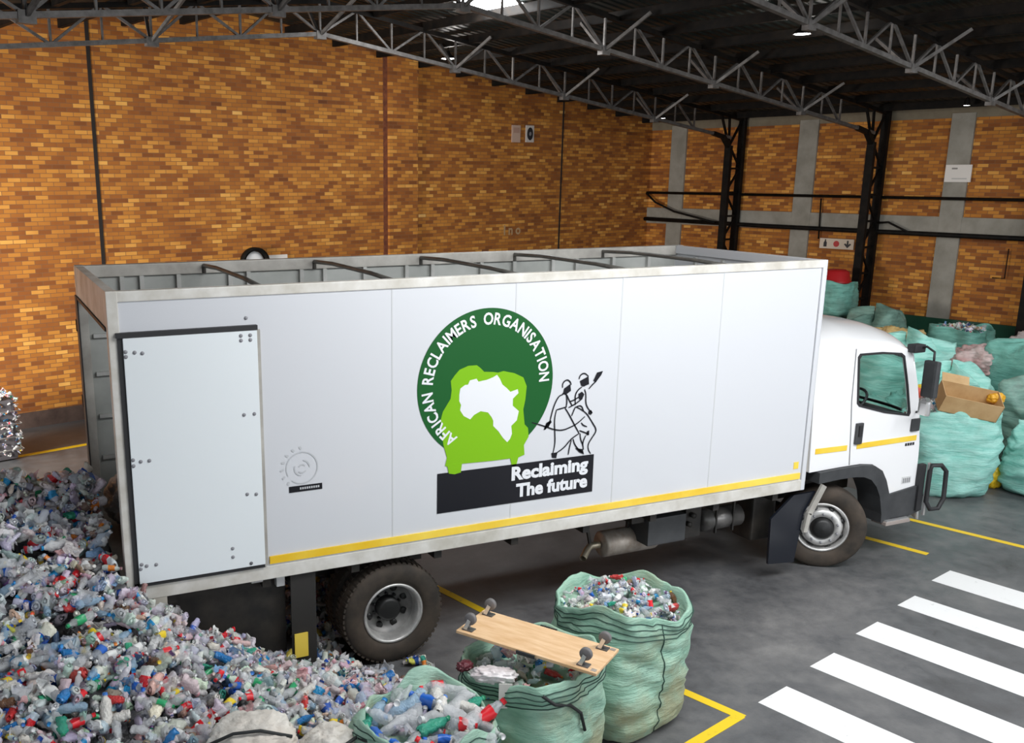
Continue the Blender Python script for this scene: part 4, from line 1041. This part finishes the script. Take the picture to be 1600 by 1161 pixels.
def heap_h(x, y):
    x = np.asarray(x, float); y = np.asarray(y, float)
    d = np.sqrt((x[..., None] - CPTS[:, 0]) ** 2 + (y[..., None] - CPTS[:, 1]) ** 2) + .05
    w = d ** -3.6; h = (w * CPTS[:, 2]).sum(-1) / w.sum(-1)
    return np.where((x > -.03) & (y > -.02), np.minimum(h, .30), h)
gx = np.linspace(-3.6, 3.0, 90); gy = np.linspace(-4.4, 4.6, 110); GX, GY = np.meshgrid(gx, gy, indexing='ij')
rg = np.random.RandomState(3)
H = heap_h(GX, GY) - .17 - .25 * (GY > 0) + .03 * rg.randn(*GX.shape)
H = np.where(H < .0, -.0, H)
ev = np.stack([GX, GY, np.maximum(H, .001)], -1).reshape(-1, 3); n1 = len(gy)
ii, jj = np.meshgrid(np.arange(len(gx) - 1), np.arange(n1 - 1), indexing='ij'); a_ = (ii * n1 + jj).ravel()
hc = H[:-1, :-1].ravel(); keep = (np.maximum.reduce([H[:-1, :-1], H[1:, :-1], H[:-1, 1:], H[1:, 1:]]).ravel() > .004)
a_ = a_[keep]; ef = np.stack([a_, a_ + n1, a_ + n1 + 1, a_ + 1], -1)
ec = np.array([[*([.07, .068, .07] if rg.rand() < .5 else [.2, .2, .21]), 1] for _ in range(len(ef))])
SACKS = [(.50, -2.06), (.99, -2.30)]
BAGC = (1.66, -2.42); BAGB = (2.72, -2.02); BAGA = (3.92, -1.55)
def clear(x, y, z):
    if math.hypot(x - BAGC[0], y - BAGC[1]) < .60: return False
    if math.hypot(x - BAGB[0], y - BAGB[1]) < .68: return False
    if (x - 2.46) ** 2 + (z - .5) ** 2 < .62 ** 2 and -.05 < y < .7: return False
    if x > -.12 and y > -.10 and z > .72: return False
    if x > 1.35 and x < 1.72 and y > -.06 and z > .12: return False
    for sx, sy in SACKS:
        if ((x - sx) / .27) ** 2 + ((y - sy) / .25) ** 2 < 1: return False
    return True
pl_ = []
for _ in range(9500):
    x = rg.uniform(-2.6, 2.7); y = rg.uniform(-3.4, 3.6); h = float(heap_h(x, y))
    if h < .035: continue
    zz = h + rg.uniform(-.09, .05)
    if zz < .05: zz = .05
    if clear(x, y, zz): pl_.append((x, y, zz, h))
# the ones that show largest are individuals
vis = []
for i, (x, y, z, h) in enumerate(pl_):
    px, py, d = P2((x, y, z))
    if 0 < px < 1600 and 0 < py < 1150 and z > h - .03 and d < 8.3: vis.append((d, i))
vis.sort(); chosen = []
for d, i in vis:
    if all((pl_[i][0] - pl_[j][0]) ** 2 + (pl_[i][1] - pl_[j][1]) ** 2 > .08 ** 2 for j in chosen): chosen.append(i)
    if len(chosen) >= 190: break
cs = set(chosen)
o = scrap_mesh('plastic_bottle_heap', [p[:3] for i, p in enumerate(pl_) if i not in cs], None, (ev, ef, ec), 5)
tag(o, 'great sloping mound of crushed plastic bottles beside and behind the truck', 'bottle heap', kind='stuff')
for i in chosen:
    x, y, z, h = pl_[i]; put_bottle((x, y, z + .015), ', lying on the great mound', 'on the mound')

# ---------------------------------------------------------------- three bags in the foreground
def rim_loop(par, R, k0, k1, sagz, r=.014, out=.05):
    a = Vector(R[-3][k0]); b = Vector(R[-3][k1]); m_ = (a + b) / 2; o_ = Vector((m_.x, m_.y, 0)).normalized() * out
    pts = [a, a + Vector((0, 0, -.02)) + o_ * .5, m_ + o_ + Vector((0, 0, sagz * .8)), m_ + o_ * 1.2 + Vector((0, 0, sagz)), b + o_ * .5, b]
    return MB().tube(pts, r, 8).build('lifting_loop', M_cord, par)
tA, RA = bulk_bag('tall open green woven bag standing alone by the yellow floor corner', (*BAGA, 0), .535, .50, 1.11, .25, 3, M_bag, wr=.034, rimdrop=.10, depth=.13, hemlines=4)
for k in range(4):
    pass
mb = MB(); mb.tube([(x * 1.004, y * 1.004, z) for x, y, z in [RA[j][53] for j in range(1, 26)]], .006, 5); mb.build('side_seam', M_strap, tA)
tB, RB = bulk_bag('green woven bag with a castered plywood board lying on top', (*BAGB, 0), .50, .50, 1.04, .5, 8, M_bag, wr=.036, rimdrop=.06, depth=.12, hemlines=4)
MB().tube([RB[-2][44], (RB[-4][46][0] * 1.03, RB[-4][46][1] * 1.03, .93), (RB[-6][49][0] * 1.04, RB[-6][49][1] * 1.04, .88), (RB[-9][52][0] * 1.04, RB[-9][52][1] * 1.04, .76), (RB[-12][53][0] * 1.03, RB[-12][53][1] * 1.03, .60)], .013, 8).build('lifting_loop', M_cord, tB)
mb = MB(); mb.box((-.05, -.003, -.15), (.05, .003, .05)); tg_ = mb.build('paper_tag', M_whiteb, tB); tg_.location = (RB[-1][38][0] * 1.02, RB[-1][38][1] * 1.02, .98); tg_.rotation_euler = (0, 0, -.95)
tC, RC = bulk_bag('soiled green woven bag of bottles cut off by the lower edge', (*BAGC, 0), .47, .47, .98, .3, 13, M_bagd, wr=.03, rimdrop=.12, depth=.12, hemlines=4)
rim_loop(tC, RC, 30, 35, .0, .012, .02)
mb = MB()     # loose folded-over cloth on the left of the bag
pts_ = []
for i in range(12):
    a = 2.2 + i * .14
    for j in range(7):
        r_ = .44 + j * .045; pts_.append((r_ * math.cos(a) + .02 * nz(i, j, 0), r_ * math.sin(a), .99 - .035 * j * j * .5 + .03 * nz(i * .7, j * .9, 3) + .02 * math.sin(i * 1.9)))
mb.add(pts_, [(i * 7 + j, i * 7 + j + 1, i * 7 + j + 8, i * 7 + j + 7) for i in range(11) for j in range(6)], 0, True); f_ = mb.build('folded_cloth', M_bagd, tC)
sm = f_.modifiers.new('t', 'SOLIDIFY'); sm.thickness = .01
def fill_bag(c, hx, rot, ztop, n, place, group, sc, small=0, rimr=.85, kinds=None, seed=1):
    rr = np.random.RandomState(seed); pts = []; tries = 0
    while len(pts) < n and tries < 6000:
        tries += 1; x, y = rr.uniform(-1, 1, 2) * hx * rimr
        if abs(x) ** 3 + abs(y) ** 3 > (hx * rimr) ** 3: continue
        if all((x - a) ** 2 + (y - b) ** 2 > (.062 * sc + .02) ** 2 for a, b in pts): pts.append((x, y))
    for x, y in pts:
        X = c[0] + x * math.cos(rot) - y * math.sin(rot); Y = c[1] + x * math.sin(rot) + y * math.cos(rot)
        r2 = math.hypot(x, y) / hx
        put_bottle((X, Y, ztop + .06 * (1 - r2 * r2) + rr.uniform(-.03, .03)), place, group, sc, kinds)
def fill_stuff(c, hx, rot, ztop, n, label, sc=.8, seed=1, layers=.12, rimr=.88, dome=.07):
    rr = np.random.RandomState(seed); P = []
    while len(P) < n:
        x, y = rr.uniform(-1, 1, 2) * hx * rimr
        if abs(x) ** 3 + abs(y) ** 3 > (hx * rimr) ** 3: continue
        X = c[0] + x * math.cos(rot) - y * math.sin(rot); Y = c[1] + x * math.sin(rot) + y * math.cos(rot)
        r2 = math.hypot(x, y) / hx; P.append((X, Y, ztop + dome * (1 - r2 * r2) - rr.uniform(0, layers)))
    o = scrap_mesh('bottle_filling', P, None, None, seed + 40, sc); tag(o, label, 'bottles', kind='stuff'); return o
fill_stuff(BAGC, .47, .3, .86, 90, 'packed bottles under the loose ones in the lower-edge bag', 1.1, 21)
fill_bag(BAGC, .47, .3, .93, 62, ', lying in the bag at the lower edge', 'in the lower-edge bag', 1.5, seed=2, kinds=(0, 1, 5, 6, 8, 9))
fill_stuff(BAGA, .52, .25, 1.06, 190, 'mixed small bottle scrap filling the tall open green bag', .62, 22)
fill_bag(BAGA, .52, .25, 1.06, 48, ', inside the tall open bag', 'in the tall open bag', .62, seed=3)
fill_stuff(BAGB, .50, .5, .93, 90, 'bottle scrap in the bag under the plywood board', .8, 23)
blob('plastic_film_bundle', (2.33, -2.16, 1.02), (.17, .08, .055), -.6, 90, noisy('pinkish_white_film', (.66, .58, .58), (.82, .78, .78), 6, .4, bump=.4), 'pinkish white film bundle under the plywood board edge', 'plastic film', amp=.22, fr=3, sub_=5)
blob('plastic_film_bundle', (2.19, -1.95, 1.02), (.07, .05, .035), .3, 91, mat('maroon_film', (.12, .02, .03), .4), 'maroon crumpled film under the left end of the plywood board', 'plastic film', amp=.3, fr=3.5, sub_=4)

# plywood dolly lying wheels-up on bag B
M_ply = noisy('plywood', (.66, .40, .20), (.80, .55, .33), 3.2, .65, stretch=(1, 5, 1), bump=.1)
ctr = Vector((2.73, -2.10, 1.19)); ang = math.atan2(-.96, .66)
t = empty('castered_board', ctr, ang); t.rotation_euler = (math.radians(-2), math.radians(2), ang)
tag(t, 'plywood board with four upturned casters resting on a green bag', 'board')
bm_ = MB().box((-.575, -.24, -.012), (.575, .24, .012), bev=.006).build('plywood_board', M_ply, t)
for sx, sy in ((-.50, .17), (-.50, -.17), (.47, .17), (.45, -.17)):
    MB().box((sx - .045, sy - .035, .012), (sx + .045, sy + .035, .02)).build('caster_plate', M_steel, bm_)
    f = MB().bar((sx - .02, sy - .028, .02), (sx + .01, sy - .028, .10), .03, .006, up=(0, 1, 0)).bar((sx - .02, sy + .028, .02), (sx + .01, sy + .028, .10), .03, .006, up=(0, 1, 0)).build('caster_fork', M_alu, t)
    MB().lathe([(.001, -.02), (.04, -.02), (.048, -.012), (.048, .012), (.04, .02), (.001, .02)], (sx + .01, sy, .105), (0, 1, 0), 20).build('caster_wheel', mat('caster_grey', (.16, .15, .15), .6) if 'caster_grey' not in bpy.data.materials else bpy.data.materials['caster_grey'], f)
for sx, sy in ((.54, -.20), (.54, .20)): MB().box((sx - .02, sy - .02, .0121), (sx + .02, sy + .02, .014)).build('bolt_plate', M_rust, bm_)
for a, b in (((-.08, .255), (.06, .255)), ((-.05, -.262), (.10, -.262))): MB().box((a[0], a[1] - .006, -.013), (b[0], b[1] + .006, .0135)).build('hand_slot', M_dark, bm_)

# two dirty white sacks tied with cord
z1 = float(heap_h(.5, -2.06)); z2 = float(heap_h(.99, -2.30))
s1 = blob('tied_sack', (.50, -2.06, z1 + .15), (.30, .24, .20), -.3, 31, M_sack, 'dirty white lumpy sack at the lower edge, left of the pair', 'sack', amp=.10, fr=3.2)
MB().tube([(-.29, -.14, .10), (-.12, -.16, .185), (.06, -.15, .19), (.27, -.13, .12)], .012, 8).tube([(.05, -.20, .08), (-.14, -.24, .02), (-.25, -.24, -.03)], .009, 8).build('cord', M_cord, s1)
s2 = blob('tied_sack', (.99, -2.30, z2 + .17), (.25, .23, .24), .5, 37, M_sack, 'dirty white lumpy sack with a dark cord, right of the pair', 'sack', amp=.10, fr=3.2)
MB().tube([(-.22, -.13, .12), (-.04, -.16, .22), (.12, -.15, .21), (.26, -.13, .10)], .012, 8).tube([(-.02, -.245, .12), (.15, -.26, .02), (.3, -.25, -.05)], .010, 8).build('cord', M_cord, s2)

# sack inside the rear of the box
blob('filled_sack', (.38, 1.55, 1.50), (.34, .5, .30), .1, 41, bag_mat('grey_sack', (.5, .49, .47), (.34, .33, .32), (.2, .17, .14), .5), 'grey white filled sack seen inside the open rear of the truck', 'sack')

# ---------------------------------------------------------------- baled bottles by the left edge
t = empty('bottle_bale', (-1.15, 9.3, 0), A15); tag(t, 'wire-bound bale of crushed bottles at the left edge', 'bale')
rr = np.random.RandomState(77); P = []
for _ in range(620):
    f = rr.randint(5); x, y, z = rr.uniform(-.5, .5), rr.uniform(-.42, .42), rr.uniform(.1, 1.05)
    if f == 0: x = .5
    elif f == 1: y = -.42
    elif f == 2: z = 1.06
    elif f == 3: x = -.5
    else: y = .42
    P.append((x + rr.uniform(-.04, .04), y + rr.uniform(-.03, .03), z))
b_ = scrap_mesh('packed_bottles', P, t, None, 9, .55); b_['kind'] = 'stuff'
MB().box((-.47, -.39, .02), (.47, .39, 1.04), bev=.05).build('bale_core', mat('bale_core', (.12, .11, .12), .8), t)
for z in (.20, .42, .64, .86):
    MB().tube([(-.55, -.47, z), (.55, -.47, z), (.57, .46, z), (-.55, .46, z)], .009, 6, closed=True).build('binding_wire', M_whiteb, t)

# ---------------------------------------------------------------- bags stacked along the right wall
BAGS = [
    ('large turquoise woven bag with a cardboard box on top, beside the cab', (12.35, 1.80), .66, .60, 1.30, .9, 51, M_bagc, True, 0),
    ('turquoise woven bag on the floor at the right edge', (13.62, .95), .62, .58, .92, .4, 52, M_bagc, False, 0),
    ('dark soiled green bag stacked behind at the right edge', (14.75, 1.9), .66, .62, 1.28, .2, 53, M_bagg, False, 0),
    ('pale turquoise slumped bag behind the cardboard box', (14.5, 3.45), .72, .62, 1.34, .7, 54, M_bagc, False, 0),
    ('wide bright turquoise bag seen just past the cab mirror', (15.3, 5.05), .86, .70, 1.42, -.35, 55, M_bagc, False, 0),
    ('turquoise bag with flattened top near the right edge', (16.4, 3.3), .70, .70, 1.46, .1, 56, M_bagc2, False, 0),
    ('open green bag of white scrap close to the right wall', (18.25, 6.1), .62, .58, 1.50, .35, 57, M_bagc2, True, 0),
    ('greyish green bag behind the cab roof', (17.55, 7.75), .62, .60, 1.50, .3, 58, M_bagg, False, 0),
    ('soiled green bag on the floor underneath another bag by the second column', (17.72, 9.12), .52, .50, 1.30, .3, 59, M_bagg, False, 0),
]
for lab, (x, y), hx, hy, h, rot, sd, m, op, z in BAGS:
    bulk_bag(lab, (x, y, z), hx, hy, h, rot, sd, m, 'bulk bags by the right wall', op, .14, hemlines=0, nth=56, nz_=22, wr=.055, rimdrop=.22 if not op else .06, bulge=.09)
bulk_bag('green bag topped with a red tub, stacked near the second column', (17.68, 9.05, 1.45), .47, .44, .76, .2, 60, M_bagc2, 'bulk bags by the right wall', True, .10, hemlines=0, wr=.03, rimdrop=.06)
t = empty('red_tub', (17.68, 9.05, 2.17), .2); tag(t, 'round red tub lying upside down on a green bag', 'tub')
MB().lathe([(.34, 0), (.345, .03), (.31, .06), (.27, .26), (.18, .31), (.001, .32)], (0, 0, .03), (0, 0, 1), 32).build('tub_body', mat('red_plastic', (.42, .012, .015), .45), t)
MB().tube([(.35 * math.cos(a), .35 * math.sin(a), .035) for a in np.linspace(0, 2 * PI, 33)[:-1]], .014, 6, closed=True).build('tub_rim', mat('dark_red_plastic', (.28, .01, .012), .5), t)
fill_stuff((12.35, 1.80), .60, .9, 1.27, 120, 'colourful scrap heaped in the turquoise bag beside the cab', .8, 61, .08, .9, .16)
fill_stuff((18.25, 6.1), .56, .35, 1.46, 90, 'white and clear scrap in the open green bag by the wall', .7, 62, .08, .8, .10)
# cardboard box lying on the front bag
M_card = noisy('cardboard', (.50, .31, .14), (.60, .40, .20), 4, .8)
t = empty('cardboard_box', (12.12, 1.36, 1.47), -.62); t.rotation_euler = (.42, .18, -.62); tag(t, 'brown open cardboard box tipped on the turquoise bag', 'box')
L_, W_, H_ = .40, .20, .14
MB().box((-L_, -W_, -H_), (L_, -W_ + .008, H_)).box((-L_, W_ - .008, -H_), (L_, W_, H_)).box((-L_, -W_, -H_), (-L_ + .008, W_, H_)).box((L_ - .008, -W_, -H_), (L_, W_, H_)).box((-L_, -W_, -H_), (L_, W_, -H_ + .008)).build('box_body', M_card, t)
MB().bar((-.2, W_, H_ - .01), (-.2, W_ + .14, H_ + .05), .38, .006).build('box_flap', M_card, t)
for i, (c, r, lab, m, cat) in enumerate([
    ((12.55, 1.25, 1.50), (.13, .10, .08), 'yellow crumpled packet inside the tipped cardboard box', mat('yellow_packet', (.80, .42, .03), .4), 'packet'),
    ((12.28, 1.62, 1.58), (.13, .10, .07), 'white crumpled packet behind the cardboard box', mat('white_packet', (.8, .74, .70), .4), 'packet'),
    ((11.78, 1.98, 1.50), (.09, .07, .09), 'red crumpled packet beside the cab mirror', mat('red_packet', (.62, .10, .06), .4), 'packet'),
    ((11.95, 2.02, 1.53), (.09, .08, .07), 'small yellow crumpled packet right of the red packet', mat('gold_packet', (.78, .56, .05), .4), 'packet'),
    ((13.05, 1.45, .16), (.13, .13, .17), 'yellow container standing between two turquoise bags', mat('yellow_drum', (.78, .50, .02), .4), 'container')]):
    blob('container' if cat == 'container' else 'crumpled_packet', c, r, i * .7, 70 + i, m, lab, cat, amp=.12)
blob('plastic_film_pile', (16.75, 6.5, 1.05), (.75, .5, .5), -.3, 81, M_bagy, 'tan and yellow plastic film heaped between the turquoise bags', 'plastic film', amp=.22)
blob('plastic_film_pile', (16.0, 4.0, 1.25), (.62, .5, .34), .5, 82, M_bagp, 'pinkish grey plastic film sagging over the turquoise bags', 'plastic film', amp=.22)
blob('plastic_film_pile', (18.4, 4.4, .9), (.7, .55, .9), .2, 83, M_bagp, 'reddish white film pile at the right edge near the wall', 'plastic film', amp=.22)
blob('plastic_film_pile', (16.4, 1.85, .8), (.65, .65, .80), .2, 84, M_bagc, 'turquoise plastic sheet bunched at the right edge', 'plastic film', amp=.2)
blob('plastic_film_pile', (13.1, 3.05, .62), (.42, .4, .60), .2, 85, M_bagc2, 'dark turquoise sheet stuffed behind the cardboard box bag', 'plastic film', amp=.2)
